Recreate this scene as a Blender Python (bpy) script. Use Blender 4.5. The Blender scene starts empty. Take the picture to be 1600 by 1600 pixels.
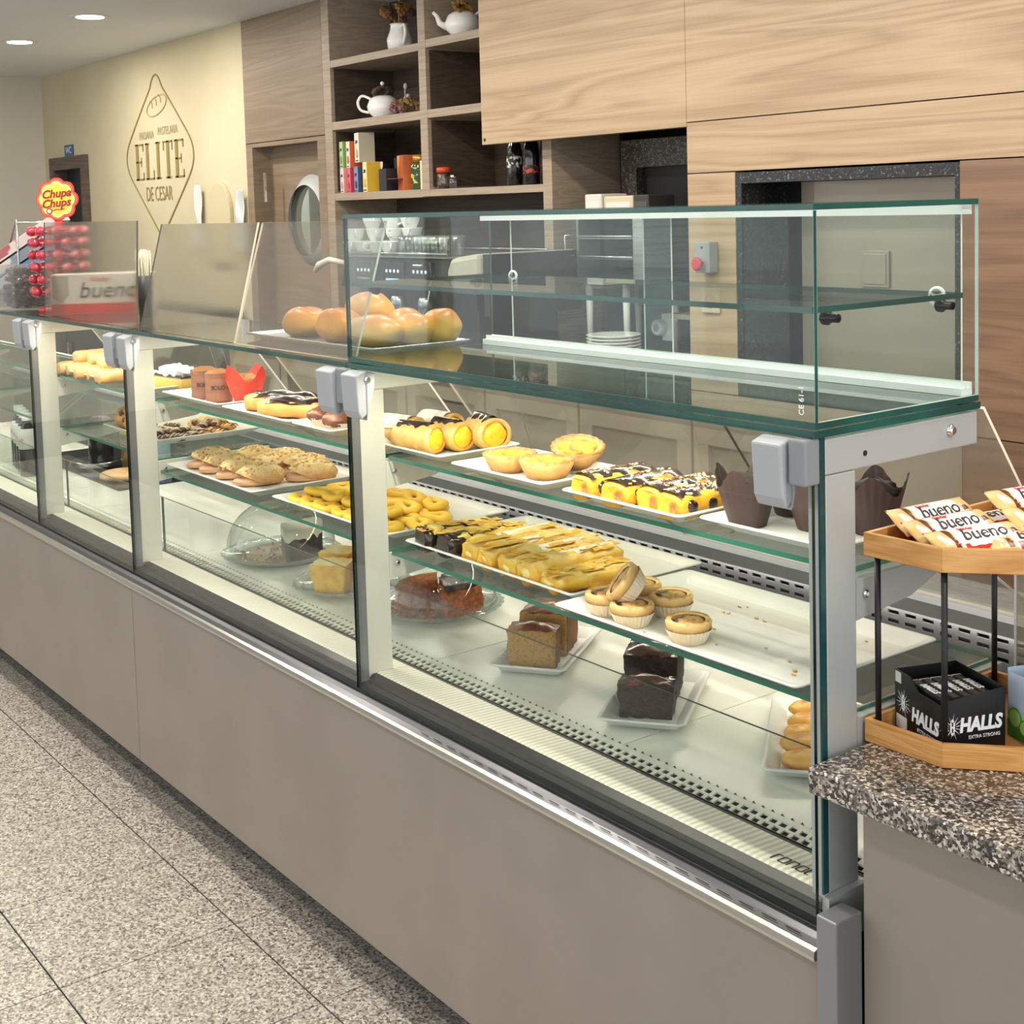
import bpy, bmesh, math, random
from mathutils import Vector, Matrix, noise
random.seed(7)
S = bpy.context.scene
COL = S.collection
PI = math.pi
R = math.radians

# ------------------------------------------------------------------ camera
YAW, PITCH, ROLL = 0.926466, -0.078837, -0.0277026
fw = Vector((-math.sin(YAW)*math.cos(PITCH), math.cos(YAW)*math.cos(PITCH), math.sin(PITCH)))
rt = Vector((math.cos(YAW), math.sin(YAW), 0)); up = rt.cross(fw)
r2 = rt*math.cos(ROLL) + up*math.sin(ROLL); u2 = up*math.cos(ROLL) - rt*math.sin(ROLL)
cd = bpy.data.cameras.new('camera'); cam = bpy.data.objects.new('camera', cd); COL.objects.link(cam)
m = Matrix((r2, u2, -fw)).transposed().to_4x4(); m.translation = Vector((1.16727, -1.36468, 1.6))
cam.matrix_world = m
cd.sensor_width = 36; cd.lens = 36*2128.83/1600; cd.shift_y = -(800-489.75)/1600; cd.clip_start = .02
S.camera = cam

# ------------------------------------------------------------------ light, exposure
S.view_settings.view_transform = 'Standard'; S.view_settings.look = 'None'
S.view_settings.gamma = 1; S.view_settings.use_curve_mapping = False
S.view_settings.exposure = 0.5
w = bpy.data.worlds.new('world'); S.world = w; w.use_nodes = True
w.node_tree.nodes['Background'].inputs[0].default_value = (.95, .975, 1, 1)
w.node_tree.nodes['Background'].inputs[1].default_value = 1.75
S.cycles.max_bounces = 10; S.cycles.diffuse_bounces = 4; S.cycles.glossy_bounces = 4
S.cycles.transmission_bounces = 10; S.cycles.transparent_max_bounces = 48
S.cycles.caustics_reflective = False; S.cycles.caustics_refractive = False
S.cycles.sample_clamp_indirect = 6
LED_W, DOWN_W = 82.0, 20.0

# ------------------------------------------------------------------ materials
def hexc(h):
    h = h.lstrip('#'); o = []
    for i in (0, 2, 4):
        c = int(h[i:i+2], 16)/255
        o.append(c/12.92 if c <= .04045 else ((c+.055)/1.055)**2.4)
    return (*o, 1)
def newmat(name):
    mt = bpy.data.materials.new(name); mt.use_nodes = True
    return mt, mt.node_tree, mt.node_tree.nodes['Principled BSDF']
MATS = {}
def mat(name, c, rough=.5, metal=0, c2=None, sc=20, det=3, lo=.4, hi=.6, bump=0, bsc=None, emit=0, stretch=None, trans=0, coat=0, sss=0):
    if name in MATS: return MATS[name]
    mt, nt, b = newmat(name)
    b.inputs['Base Color'].default_value = hexc(c)
    b.inputs['Roughness'].default_value = rough; b.inputs['Metallic'].default_value = metal
    if coat: b.inputs['Coat Weight'].default_value = coat; b.inputs['Coat Roughness'].default_value = .08
    if trans: b.inputs['Transmission Weight'].default_value = trans
    if sss:
        b.inputs['Subsurface Weight'].default_value = sss; b.inputs['Subsurface Radius'].default_value = (.01, .006, .003)
    if emit:
        b.inputs['Emission Color'].default_value = hexc(c); b.inputs['Emission Strength'].default_value = emit
    if c2 or bump:
        tc = nt.nodes.new('ShaderNodeTexCoord'); mp = nt.nodes.new('ShaderNodeMapping')
        if stretch: mp.inputs['Scale'].default_value = stretch
        nt.links.new(tc.outputs['Object'], mp.inputs[0])
    if c2:
        n = nt.nodes.new('ShaderNodeTexNoise'); n.inputs['Scale'].default_value = sc; n.inputs['Detail'].default_value = det
        r = nt.nodes.new('ShaderNodeValToRGB')
        r.color_ramp.elements[0].position = lo; r.color_ramp.elements[0].color = hexc(c)
        r.color_ramp.elements[1].position = hi; r.color_ramp.elements[1].color = hexc(c2)
        nt.links.new(mp.outputs[0], n.inputs['Vector']); nt.links.new(n.outputs[0], r.inputs[0]); nt.links.new(r.outputs[0], b.inputs['Base Color'])
    if bump:
        n2 = nt.nodes.new('ShaderNodeTexNoise'); n2.inputs['Scale'].default_value = bsc or sc; n2.inputs['Detail'].default_value = 4
        bp = nt.nodes.new('ShaderNodeBump'); bp.inputs['Strength'].default_value = bump; bp.inputs['Distance'].default_value = .01
        nt.links.new(mp.outputs[0], n2.inputs['Vector']); nt.links.new(n2.outputs[0], bp.inputs['Height']); nt.links.new(bp.outputs[0], b.inputs['Normal'])
    MATS[name] = mt
    return mt
def crust(name, stops, nsc=40, namp=.25, rough=.5, bump=.3, coat=0):
    """baked crust: colour by height within the item (Generated z) broken up with noise"""
    if name in MATS: return MATS[name]
    mt, nt, b = newmat(name); b.inputs['Roughness'].default_value = rough
    if coat: b.inputs['Coat Weight'].default_value = coat; b.inputs['Coat Roughness'].default_value = .15
    tc = nt.nodes.new('ShaderNodeTexCoord'); sx = nt.nodes.new('ShaderNodeSeparateXYZ'); nt.links.new(tc.outputs['Generated'], sx.inputs[0])
    n = nt.nodes.new('ShaderNodeTexNoise'); n.inputs['Scale'].default_value = nsc; n.inputs['Detail'].default_value = 4
    nt.links.new(tc.outputs['Object'], n.inputs['Vector'])
    ma = nt.nodes.new('ShaderNodeMath'); ma.operation = 'MULTIPLY_ADD'; ma.inputs[1].default_value = namp*2; ma.inputs[2].default_value = -namp
    nt.links.new(n.outputs[0], ma.inputs[0])
    ad = nt.nodes.new('ShaderNodeMath'); nt.links.new(sx.outputs[2], ad.inputs[0]); nt.links.new(ma.outputs[0], ad.inputs[1])
    r = nt.nodes.new('ShaderNodeValToRGB'); el = r.color_ramp.elements
    while len(el) < len(stops): el.new(.5)
    for e, (p, c) in zip(el, stops): e.position = p; e.color = hexc(c)
    nt.links.new(ad.outputs[0], r.inputs[0]); nt.links.new(r.outputs[0], b.inputs['Base Color'])
    bp = nt.nodes.new('ShaderNodeBump'); bp.inputs['Strength'].default_value = bump; bp.inputs['Distance'].default_value = .004
    nt.links.new(n.outputs[0], bp.inputs['Height']); nt.links.new(bp.outputs[0], b.inputs['Normal'])
    MATS[name] = mt
    return mt
def wood(name, a, c, d, scale=1.0, rough=.45, seed=0.0, stretch=(.35, 1, 6)):
    """horizontal wood grain along X"""
    if name in MATS: return MATS[name]
    mt, nt, b = newmat(name); b.inputs['Roughness'].default_value = rough
    L = nt.links.new
    tc = nt.nodes.new('ShaderNodeTexCoord'); mp = nt.nodes.new('ShaderNodeMapping')
    mp.inputs['Scale'].default_value = [s*scale for s in stretch]; mp.inputs['Location'].default_value = (seed, seed*.7, seed*1.3)
    L(tc.outputs['Object'], mp.inputs[0])
    n1 = nt.nodes.new('ShaderNodeTexNoise'); n1.inputs['Scale'].default_value = 1.6; n1.inputs['Detail'].default_value = 3; n1.inputs['Distortion'].default_value = .6
    L(mp.outputs[0], n1.inputs['Vector'])
    mu = nt.nodes.new('ShaderNodeMath'); mu.operation = 'MULTIPLY'; mu.inputs[1].default_value = 16; L(n1.outputs[0], mu.inputs[0])
    fr = nt.nodes.new('ShaderNodeMath'); fr.operation = 'PINGPONG'; fr.inputs[1].default_value = 1; L(mu.outputs[0], fr.inputs[0])
    mp2 = nt.nodes.new('ShaderNodeMapping'); mp2.inputs['Scale'].default_value = [stretch[0]*10*scale, 8*scale, stretch[2]*40*scale]; L(tc.outputs['Object'], mp2.inputs[0])
    n2 = nt.nodes.new('ShaderNodeTexNoise'); n2.inputs['Scale'].default_value = 1.0; n2.inputs['Detail'].default_value = 4; L(mp2.outputs[0], n2.inputs['Vector'])
    mx = nt.nodes.new('ShaderNodeMath'); mx.operation = 'MULTIPLY_ADD'; mx.inputs[1].default_value = .55; L(n2.outputs[0], mx.inputs[0])
    m3 = nt.nodes.new('ShaderNodeMath'); m3.operation = 'MULTIPLY'; m3.inputs[1].default_value = .5; L(fr.outputs[0], m3.inputs[0]); L(m3.outputs[0], mx.inputs[2])
    r = nt.nodes.new('ShaderNodeValToRGB'); el = r.color_ramp.elements; el.new(.5)
    for e, (p, cc) in zip(el, ((.15, a), (.45, c), (.85, d))): e.position = p; e.color = hexc(cc)
    L(mx.outputs[0], r.inputs[0]); L(r.outputs[0], b.inputs['Base Color'])
    MATS[name] = mt
    return mt
def speckle(name, cols, sc, rough=.4, sc2=None, coat=0):
    """granite: voronoi cells pick colours, fine noise breaks them up"""
    if name in MATS: return MATS[name]
    mt, nt, b = newmat(name); b.inputs['Roughness'].default_value = rough
    if coat: b.inputs['Coat Weight'].default_value = coat; b.inputs['Coat Roughness'].default_value = .04
    L = nt.links.new
    g = nt.nodes.new('ShaderNodeNewGeometry')
    n0 = nt.nodes.new('ShaderNodeTexNoise'); n0.inputs['Scale'].default_value = sc*.8; n0.inputs['Detail'].default_value = 2; L(g.outputs['Position'], n0.inputs['Vector'])
    vm = nt.nodes.new('ShaderNodeVectorMath'); vm.operation = 'MULTIPLY_ADD'; vm.inputs[1].default_value = [1.6/sc]*3; L(n0.outputs['Color'], vm.inputs[0]); L(g.outputs['Position'], vm.inputs[2])
    v = nt.nodes.new('ShaderNodeTexVoronoi'); v.inputs['Scale'].default_value = sc; L(vm.outputs[0], v.inputs['Vector'])
    sp = nt.nodes.new('ShaderNodeSeparateColor'); L(v.outputs['Color'], sp.inputs[0])
    r = nt.nodes.new('ShaderNodeValToRGB'); r.color_ramp.interpolation = 'LINEAR'; el = r.color_ramp.elements
    while len(el) < len(cols): el.new(.5)
    for e, (p, c) in zip(el, cols): e.position = p; e.color = hexc(c)
    L(sp.outputs[0], r.inputs[0]); L(r.outputs[0], b.inputs['Base Color'])
    MATS[name] = mt
    return mt
def glass(name, tint='#f4faf8', base=.035, top=.85, rough=0.0, haze=0.0, hazec='#d8d8d4', power=4.0):
    """thin sheet of clear glass: lets light straight through, mirrors more at grazing angles"""
    if name in MATS: return MATS[name]
    mt = bpy.data.materials.new(name); mt.use_nodes = True; nt = mt.node_tree; nt.nodes.clear(); L = nt.links.new
    o = nt.nodes.new('ShaderNodeOutputMaterial'); t = nt.nodes.new('ShaderNodeBsdfTransparent'); t.inputs[0].default_value = hexc(tint)
    g = nt.nodes.new('ShaderNodeBsdfGlossy'); g.inputs['Roughness'].default_value = rough
    lw = nt.nodes.new('ShaderNodeLayerWeight'); lw.inputs[0].default_value = .5
    pw = nt.nodes.new('ShaderNodeMath'); pw.operation = 'POWER'; pw.inputs[1].default_value = power; L(lw.outputs['Facing'], pw.inputs[0])
    ma = nt.nodes.new('ShaderNodeMath'); ma.operation = 'MULTIPLY_ADD'; ma.inputs[1].default_value = top; ma.inputs[2].default_value = base; L(pw.outputs[0], ma.inputs[0])
    mx = nt.nodes.new('ShaderNodeMixShader'); L(ma.outputs[0], mx.inputs[0])
    src = t.outputs[0]
    if haze:
        d = nt.nodes.new('ShaderNodeBsdfDiffuse'); d.inputs[0].default_value = hexc(hazec)
        tl = nt.nodes.new('ShaderNodeBsdfTranslucent'); tl.inputs[0].default_value = hexc(hazec)
        m0 = nt.nodes.new('ShaderNodeMixShader'); m0.inputs[0].default_value = .5; L(d.outputs[0], m0.inputs[1]); L(tl.outputs[0], m0.inputs[2])
        m1 = nt.nodes.new('ShaderNodeMixShader'); m1.inputs[0].default_value = haze; L(src, m1.inputs[1]); L(m0.outputs[0], m1.inputs[2]); src = m1.outputs[0]
    L(src, mx.inputs[1]); L(g.outputs[0], mx.inputs[2]); L(mx.outputs[0], o.inputs[0])
    MATS[name] = mt
    return mt
def frosted(name, ior=1.12, rough=.22, tint='#eeeeea', haze=.25, hazec='#d6d2ca'):
    """scratched acrylic: blurs what stands behind it"""
    if name in MATS: return MATS[name]
    mt = bpy.data.materials.new(name); mt.use_nodes = True; nt = mt.node_tree; nt.nodes.clear(); L = nt.links.new
    o = nt.nodes.new('ShaderNodeOutputMaterial'); rf = nt.nodes.new('ShaderNodeBsdfRefraction'); rf.inputs[0].default_value = hexc(tint)
    rf.inputs['Roughness'].default_value = rough; rf.inputs['IOR'].default_value = ior
    d = nt.nodes.new('ShaderNodeBsdfDiffuse'); d.inputs[0].default_value = hexc(hazec)
    tl = nt.nodes.new('ShaderNodeBsdfTranslucent'); tl.inputs[0].default_value = hexc(hazec)
    m0 = nt.nodes.new('ShaderNodeMixShader'); m0.inputs[0].default_value = .4; L(d.outputs[0], m0.inputs[1]); L(tl.outputs[0], m0.inputs[2])
    m1 = nt.nodes.new('ShaderNodeMixShader'); m1.inputs[0].default_value = haze; L(rf.outputs[0], m1.inputs[1]); L(m0.outputs[0], m1.inputs[2])
    L(m1.outputs[0], o.inputs[0]); MATS[name] = mt
    return mt

G = glass('clear_glass', tint='#fcfefd', base=.006, top=.6)
GH = glass('box_glass', tint='#f8fcfb', base=.012, top=.65, haze=.02, hazec='#aeb4b4', power=4.5)
GE = mat('glass_edge_green', '#0c3d38', .3, c2='#14524a', sc=6, coat=.12)
GEL = mat('glass_edge_pale', '#c9d3cc', .2)
GS = glass('shelf_glass', tint='#f8fcfa', base=.03, top=.6, haze=.03, hazec='#c8d8d2')
AC = glass('clear_acrylic', tint='#f6f5f1', base=.03, top=.7, haze=.08)
ACE = mat('acrylic_edge', '#efe8d8', .3)
FR = frosted('scratched_acrylic', 1.06, .16, haze=.16)
WHITE = mat('white_enamel', '#eeeeea', .35)
IVORY = mat('ivory_enamel', '#d9d8cc', .35)
STEEL = mat('brushed_steel', '#b9b9b6', .33, .9, c2='#a5a5a2', sc=3, stretch=(1, 1, 30), bump=0)
ALU = mat('aluminium', '#b4b8b7', .38, .35)
DARK = mat('black_rubber', '#14171a', .4)
GREYP = mat('grey_plastic', '#a3a6aa', .4)
CHROME = mat('chrome', '#dcdcdc', .08, 1)
PORC = mat('white_porcelain', '#f1f0ee', .12, coat=.4)
MELA = mat('white_melamine', '#dededc', .28)
BLACK = mat('black_paint', '#0c0c0d', .5)

# ------------------------------------------------------------------ mesh helpers
class M:
    def __init__(s): s.v = []; s.f = []; s.mi = []; s.sm = []
    def add(s, vs, fs, mi=0, sm=False):
        k = len(s.v); s.v += [tuple(p) for p in vs]
        for f in fs: s.f.append([i+k for i in f]); s.mi.append(mi); s.sm.append(sm)
        return s
    def box(s, x0, x1, y0, y1, z0, z1, mi=0):
        vs = [(x, y, z) for z in (z0, z1) for y in (y0, y1) for x in (x0, x1)]
        return s.add(vs, [(0, 2, 3, 1), (4, 5, 7, 6), (0, 1, 5, 4), (2, 6, 7, 3), (0, 4, 6, 2), (1, 3, 7, 5)], mi)
    def pane(s, x0, x1, y0, y1, z0, z1, ax, edge=1):
        k = len(s.mi); s.box(x0, x1, y0, y1, z0, z1, 0)
        side = {'z': (0, 1), 'y': (2, 3), 'x': (4, 5)}[ax]
        for i in range(6):
            if i not in side: s.mi[k+i] = edge
        return s
    def prism(s, poly, ax, a0, a1, mi=0):
        n = len(poly)
        def P(p, a): return {'x': (a, p[0], p[1]), 'y': (p[0], a, p[1]), 'z': (p[0], p[1], a)}[ax]
        vs = [P(p, a0) for p in poly] + [P(p, a1) for p in poly]
        fs = [tuple(range(n))[::-1], tuple(range(n, 2*n))] + [(i, (i+1) % n, n+(i+1) % n, n+i) for i in range(n)]
        return s.add(vs, fs, mi)
    def loft(s, loops, mi=0, sm=True, cap0=True, cap1=True, closed=True, mis=None):
        n = len(loops[0]); vs = [p for l in loops for p in l]; k = len(s.v); s.v += [tuple(p) for p in vs]
        for a in range(len(loops)-1):
            for i in range(n if closed else n-1):
                j = (i+1) % n
                s.f.append([k+a*n+i, k+a*n+j, k+(a+1)*n+j, k+(a+1)*n+i]); s.mi.append(mis[a] if mis else mi); s.sm.append(sm)
        if cap0: s.f.append([k+i for i in range(n)][::-1]); s.mi.append(mis[0] if mis else mi); s.sm.append(False)
        if cap1: s.f.append([k+(len(loops)-1)*n+i for i in range(n)]); s.mi.append(mis[-1] if mis else mi); s.sm.append(False)
        return s
    def lathe(s, prof, n=24, mi=0, c=(0, 0, 0), mis=None, rf=None, cap0=True, cap1=True, sm=True):
        loops = []
        for k, (r, z) in enumerate(prof):
            loops.append([(c[0]+(rf(k, a) if rf else 1)*r*math.cos(a), c[1]+(rf(k, a) if rf else 1)*r*math.sin(a), c[2]+z) for a in [2*PI*i/n for i in range(n)]])
        return s.loft(loops, mi, sm, cap0, cap1, True, mis)
    def tube(s, pts, r, n=8, mi=0, cap=True):
        pts = [Vector(p) for p in pts]; loops = []; rs = r if isinstance(r, (list, tuple)) else [r]*len(pts)
        prev = None
        for i, p in enumerate(pts):
            d = (pts[min(i+1, len(pts)-1)] - pts[max(i-1, 0)]).normalized()
            if prev is None:
                prev = d.orthogonal().normalized()
            u = (prev - d*prev.dot(d)).normalized(); prev = u; v = d.cross(u)
            loops.append([p + (u*math.cos(2*PI*k/n)+v*math.sin(2*PI*k/n))*rs[i] for k in range(n)])
        return s.loft(loops, mi, True, cap, cap)
    def blob(s, c, rx, ry, rz, nu=24, nv=14, mi=0, amp=0, fr=8, seed=0, fn=None, flat=None):
        vs = []; fs = []
        for j in range(nv+1):
            t = PI*j/nv
            for i in range(nu):
                a = 2*PI*i/nu
                d = Vector((math.sin(t)*math.cos(a), math.sin(t)*math.sin(a), math.cos(t)))
                k = 1 + (amp*noise.noise(d*fr*.25 + Vector((seed, seed*.3, 0))) if amp else 0)
                p = Vector((d.x*rx*k, d.y*ry*k, d.z*rz*k))
                if fn: p = fn(p, d)
                if flat is not None and p.z < flat: p.z = flat
                vs.append((p.x+c[0], p.y+c[1], p.z+c[2]))
        for j in range(nv):
            for i in range(nu): fs.append((j*nu+i, (j+1)*nu+i, (j+1)*nu+(i+1) % nu, j*nu+(i+1) % nu))
        return s.add(vs, fs, mi, True)
    def grid(s, fn, nu, nv, mi=0, sm=True):
        vs = [fn(i/nu, j/nv) for j in range(nv+1) for i in range(nu+1)]
        fs = [(j*(nu+1)+i, j*(nu+1)+i+1, (j+1)*(nu+1)+i+1, (j+1)*(nu+1)+i) for j in range(nv) for i in range(nu)]
        return s.add(vs, fs, mi, sm)
    def xf(s, mtx):
        s.v = [tuple(mtx @ Vector(p)) for p in s.v]; return s
    def build(s, name, mats, parent=None, loc=(0, 0, 0), rot=(0, 0, 0), bevel=0, seg=2, subs=0, weld=False):
        me = bpy.data.meshes.new(name); me.from_pydata(s.v, [], s.f)
        me.polygons.foreach_set('material_index', s.mi); me.polygons.foreach_set('use_smooth', s.sm)
        for mt in (mats if isinstance(mats, (list, tuple)) else [mats]): me.materials.append(mt)
        b = bmesh.new(); b.from_mesh(me)
        if weld: bmesh.ops.remove_doubles(b, verts=b.verts, dist=1e-5)
        bmesh.ops.recalc_face_normals(b, faces=b.faces); b.to_mesh(me); b.free()
        o = bpy.data.objects.new(name, me); COL.objects.link(o); o.location = loc; o.rotation_euler = rot
        if parent: o.parent = parent
        if bevel:
            md = o.modifiers.new('bevel', 'BEVEL'); md.width = bevel; md.segments = seg; md.limit_method = 'ANGLE'; md.harden_normals = False
        if subs:
            md = o.modifiers.new('subsurf', 'SUBSURF'); md.levels = subs; md.render_levels = subs
        return o
def tag(o, label, cat, group=None):
    o['label'] = label; o['category'] = cat
    if group: o['group'] = group
    return o
def thing(name, label, cat, loc=(0, 0, 0), rot=(0, 0, 0), group=None):
    o = bpy.data.objects.new(name, None); COL.objects.link(o); o.location = loc; o.rotation_euler = rot; o.empty_display_size = .05
    return tag(o, label, cat, group)
def struct(o): o['kind'] = 'structure'; return o
def stuff(o): o['kind'] = 'stuff'; return o
def dup(root, loc=None, rot=None, label=None, parent=None, scale=None):
    c = root.copy(); COL.objects.link(c)
    if parent is not None: c.parent = parent
    if loc is not None: c.location = loc
    if rot is not None: c.rotation_euler = rot
    if scale is not None: c.scale = scale
    if label: c['label'] = label
    for ch in list(root.children): dup(ch, parent=c)
    return c
def text(name, body, size, mt, parent=None, loc=(0, 0, 0), rot=(PI/2, 0, 0), sx=1, shear=0, ext=.0004, align='CENTER', bold=0, spacing=1):
    cu = bpy.data.curves.new(name, 'FONT'); cu.body = body; cu.size = size; cu.align_x = align; cu.align_y = 'CENTER'
    cu.extrude = ext; cu.shear = shear; cu.offset = bold; cu.resolution_u = 3; cu.space_character = spacing
    t = bpy.data.objects.new(name, cu); COL.objects.link(t)
    bpy.context.view_layer.update()
    me = bpy.data.meshes.new_from_object(t.evaluated_get(bpy.context.evaluated_depsgraph_get()))
    bpy.data.objects.remove(t); bpy.data.curves.remove(cu)
    me.name = name; me.materials.clear(); me.materials.append(mt)
    o = bpy.data.objects.new(name, me); COL.objects.link(o); o.location = loc; o.rotation_euler = rot; o.scale = (sx, 1, 1)
    if parent: o.parent = parent
    return o
def smooth(pts, n=5):
    P = [Vector(p) for p in pts]; o = []
    for i in range(len(P)-1):
        a, b, c, d = P[max(i-1, 0)], P[i], P[i+1], P[min(i+2, len(P)-1)]
        for k in range(n):
            t = k/n; o.append(.5*((2*b)+(c-a)*t+(2*a-5*b+4*c-d)*t*t+(3*b-a-3*c+d)*t**3))
    return o+[P[-1]]
def rrect(x0, x1, y0, y1, r, z, n=5):
    o = []
    for cx, cy, a0 in ((x1-r, y0+r, -PI/2), (x1-r, y1-r, 0), (x0+r, y1-r, PI/2), (x0+r, y0+r, PI)):
        for k in range(n+1):
            a = a0 + PI/2*k/n; o.append((cx+r*math.cos(a), cy+r*math.sin(a), z))
    return o
# ================================================================== room shell
CEIL = 2.7
PLASTER = mat('cream_wall_paint', '#cdc3a4', .8, c2='#c8bd9d', sc=2)
PALEWALL = mat('pale_wall_paint', '#d6d0c1', .8)
CEILM = mat('ceiling_paint', '#f0f2f6', .85)
struct(M().box(-10, 3.6, 2.8, 2.9, 0, CEIL).build('wall_back', mat('dark_niche_paint', '#1a1614', .7)))
struct(M().box(-9.75, -9.62, -4, 2.9, 0, CEIL).build('wall_left', PALEWALL))
# street front behind the camera: wide shop windows, and an open glazed side at the right
fwl = M().box(-9.75, 3.6, -4.1, -4, 0, .6).box(-9.75, 3.6, -4.1, -4, 2.3, CEIL)
for x in (-9.75, -7.0, -4.2, -1.4, 1.3, 3.4): fwl.box(x, x+.2, -4.1, -4, .6, 2.3)
struct(fwl.build('wall_front', PALEWALL))
struct(M().box(3.5, 3.6, -4, 2.9, 0, .3).box(3.5, 3.6, -4, 2.9, 2.4, CEIL).build('wall_right', PALEWALL))
struct(M().box(-9.75, 3.6, -4, 2.9, CEIL, CEIL+.1).build('ceiling', CEILM))
# cream wall (with the service door cut-out) in front of the back wall
cw = M()
cw.box(-9.62, -9.40, 2.2, 2.3, 0, CEIL); cw.box(-8.72, -6.10, 2.2, 2.3, 0, CEIL); cw.box(-9.40, -8.72, 2.2, 2.3, 2.03, CEIL)
struct(cw.build('wall_cream', PLASTER))
# floor of stone tiles
TILE = speckle('floor_granite', ((.0, '#4c4742'), (.25, '#857e75'), (.5, '#a29a90'), (.8, '#bbb4a9'), (1, '#d0cabe')), 210, .38)
GROUT = mat('grout', '#2e2a27', .9)
fl = struct(M().box(-9.75, 3.6, -4, 2.9, -.06, -.004).build('floor', GROUT))
T = .3977; tx0 = -2.79397; ty0 = -.11618
tb = None
for i in range(-13, 9):
    for j in range(-4, 2):
        x = tx0 + i*T; y = ty0 + j*T
        if tb is None:
            tb = M().box(.0018, T-.0018, .0018, T-.0018, -.012, 0).build('tile', TILE, fl, (x, y, 0), bevel=.001, seg=1)
        else:
            t = tb.copy(); COL.objects.link(t); t.location = (x, y, 0)
# ceiling downlights (two in view, more of the same row above the counter)
LIGHTS = [(-6.27, 1.38), (-7.5, 1.38)] + [(x, 1.0) for x in (-4.9, -3.7, -2.4, -1.1, .3)] + [(x, -1.5) for x in (-7, -5.2, -3.4, -1.6, .4)] + [(x, -.1) for x in (-4.4, -2.6, -.8, 1.2)]
LAMP = mat('lamp_diffuser', '#fff3dc', .5, emit=9)
dl = None
for k, (x, y) in enumerate(LIGHTS):
    lab = ['round white recessed downlight, nearer the shelving of the two in view', 'round white recessed downlight at the left edge of the ceiling'][k] if k < 2 else 'round recessed downlight above the counter'
    if dl is None:
        dl = thing('ceiling_light', lab, 'light', (x, y, CEIL), group='recessed ceiling downlights')
        M().lathe([(.075, -.004), (.105, -.004), (.108, -.001), (.075, .0)], 32, cap0=False, cap1=False).build('trim_ring', WHITE, dl)
        M().lathe([(.0745, -.006), (.0745, -.003)], 32).build('diffuser', LAMP, dl)
    else:
        dup(dl, (x, y, CEIL), label=lab)
for k, (x, y) in enumerate(LIGHTS):
    ld = bpy.data.lights.new('downlight_bulb', 'AREA'); ld.shape = 'DISK'; ld.size = .14; ld.energy = DOWN_W*(.38 if y < -1 else .75 if y < 0 else .55 if x > -5.5 else .75); ld.color = (1, .93, .82); ld.spread = R(180)
    lo = bpy.data.objects.new('downlight_bulb', ld); COL.objects.link(lo); lo.location = (x, y, CEIL-.012)

# ------------------------------------------------------------------ wood cladding of the back wall
WG = wood('grey_oak_laminate', '#7b6a58', '#86745f', '#917f6a', 1.0, .5, 3.1, (.22, 1, 4))
WGE = wood('grey_oak_edge', '#93826f', '#a08f7c', '#ab9b88', 1.5, .5, 1.7)
WO = wood('light_oak_laminate', '#9d8468', '#b09678', '#bea587', 1.0, .45, 0.4, (.22, 1, 3.6))
WR = wood('shaded_oak_laminate', '#6f5543', '#7f624d', '#8c6e58', 1.0, .45, 5.2, (.22, 1, 4.2))  # same oak at the lower right, its shade put into the colours
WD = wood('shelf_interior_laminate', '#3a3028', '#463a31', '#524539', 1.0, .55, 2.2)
# panel above and around the porthole door
pd = M().box(-6.10, -5.17, 2.2, 2.26, 2.0, CEIL)
struct(pd.build('trim_1', WG))
struct(M().box(-6.10, -6.02, 2.2, 2.36, 0, 1.995).box(-5.255, -5.17, 2.2, 2.36, 0, 1.995).box(-6.02, -5.255, 2.2, 2.36, 1.972, 1.995).build('trim_2', WG))
d1 = struct(bpy.data.objects.new('door_1', None)); COL.objects.link(d1); d1.location = (-5.64, 2.31, 0)
PCX, PCZ, PR = .105, 1.55, .208
# leaf with a round porthole
lf = M(); n = 48
ring = [(PCX+PR*math.cos(2*PI*i/n), PCZ+PR*math.sin(2*PI*i/n)) for i in range(n)]
def sqr(i):
    a = 2*PI*i/n; c, s_ = math.cos(a), math.sin(a); t = min((.385-PCX if c > 0 else .38+PCX)/max(abs(c), 1e-6), (1.972-PCZ if s_ > 0 else PCZ)/max(abs(s_), 1e-6))
    return (PCX+c*t, PCZ+s_*t)
out = [sqr(i) for i in range(n)]
for y0, y1 in ((0, .04),):
    lf.loft([[(p[0], y0, p[1]) for p in out], [(p[0], y0, p[1]) for p in ring], [(p[0], y1, p[1]) for p in ring], [(p[0], y1, p[1]) for p in out]], 0, False, False, False)
lf.build('leaf', WG, d1)
M().lathe([(PR-.012, -.012), (PR+.042, -.012), (PR+.046, 0), (PR-.012, .05)], 48, cap0=False, cap1=False).xf(Matrix.Translation((PCX, 0, PCZ)) @ Matrix.Rotation(-PI/2, 4, 'X') @ Matrix.Scale(-1, 4, (0, 0, 1))).build('porthole_ring', mat('ring_grey', '#c9cbca', .35), d1)
M().lathe([(PR-.004, .02), (PR-.004, .026)], 48).xf(Matrix.Translation((PCX, 0, PCZ)) @ Matrix.Rotation(-PI/2, 4, 'X') @ Matrix.Scale(-1, 4, (0, 0, 1))).build('porthole_pane', glass('porthole_glass', base=.25, top=.6), d1)
for z in (1.66, .35): M().box(-.276, -.262, -.10, -.088, z, z+.165).build('hinge', CHROME, d1)
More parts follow.
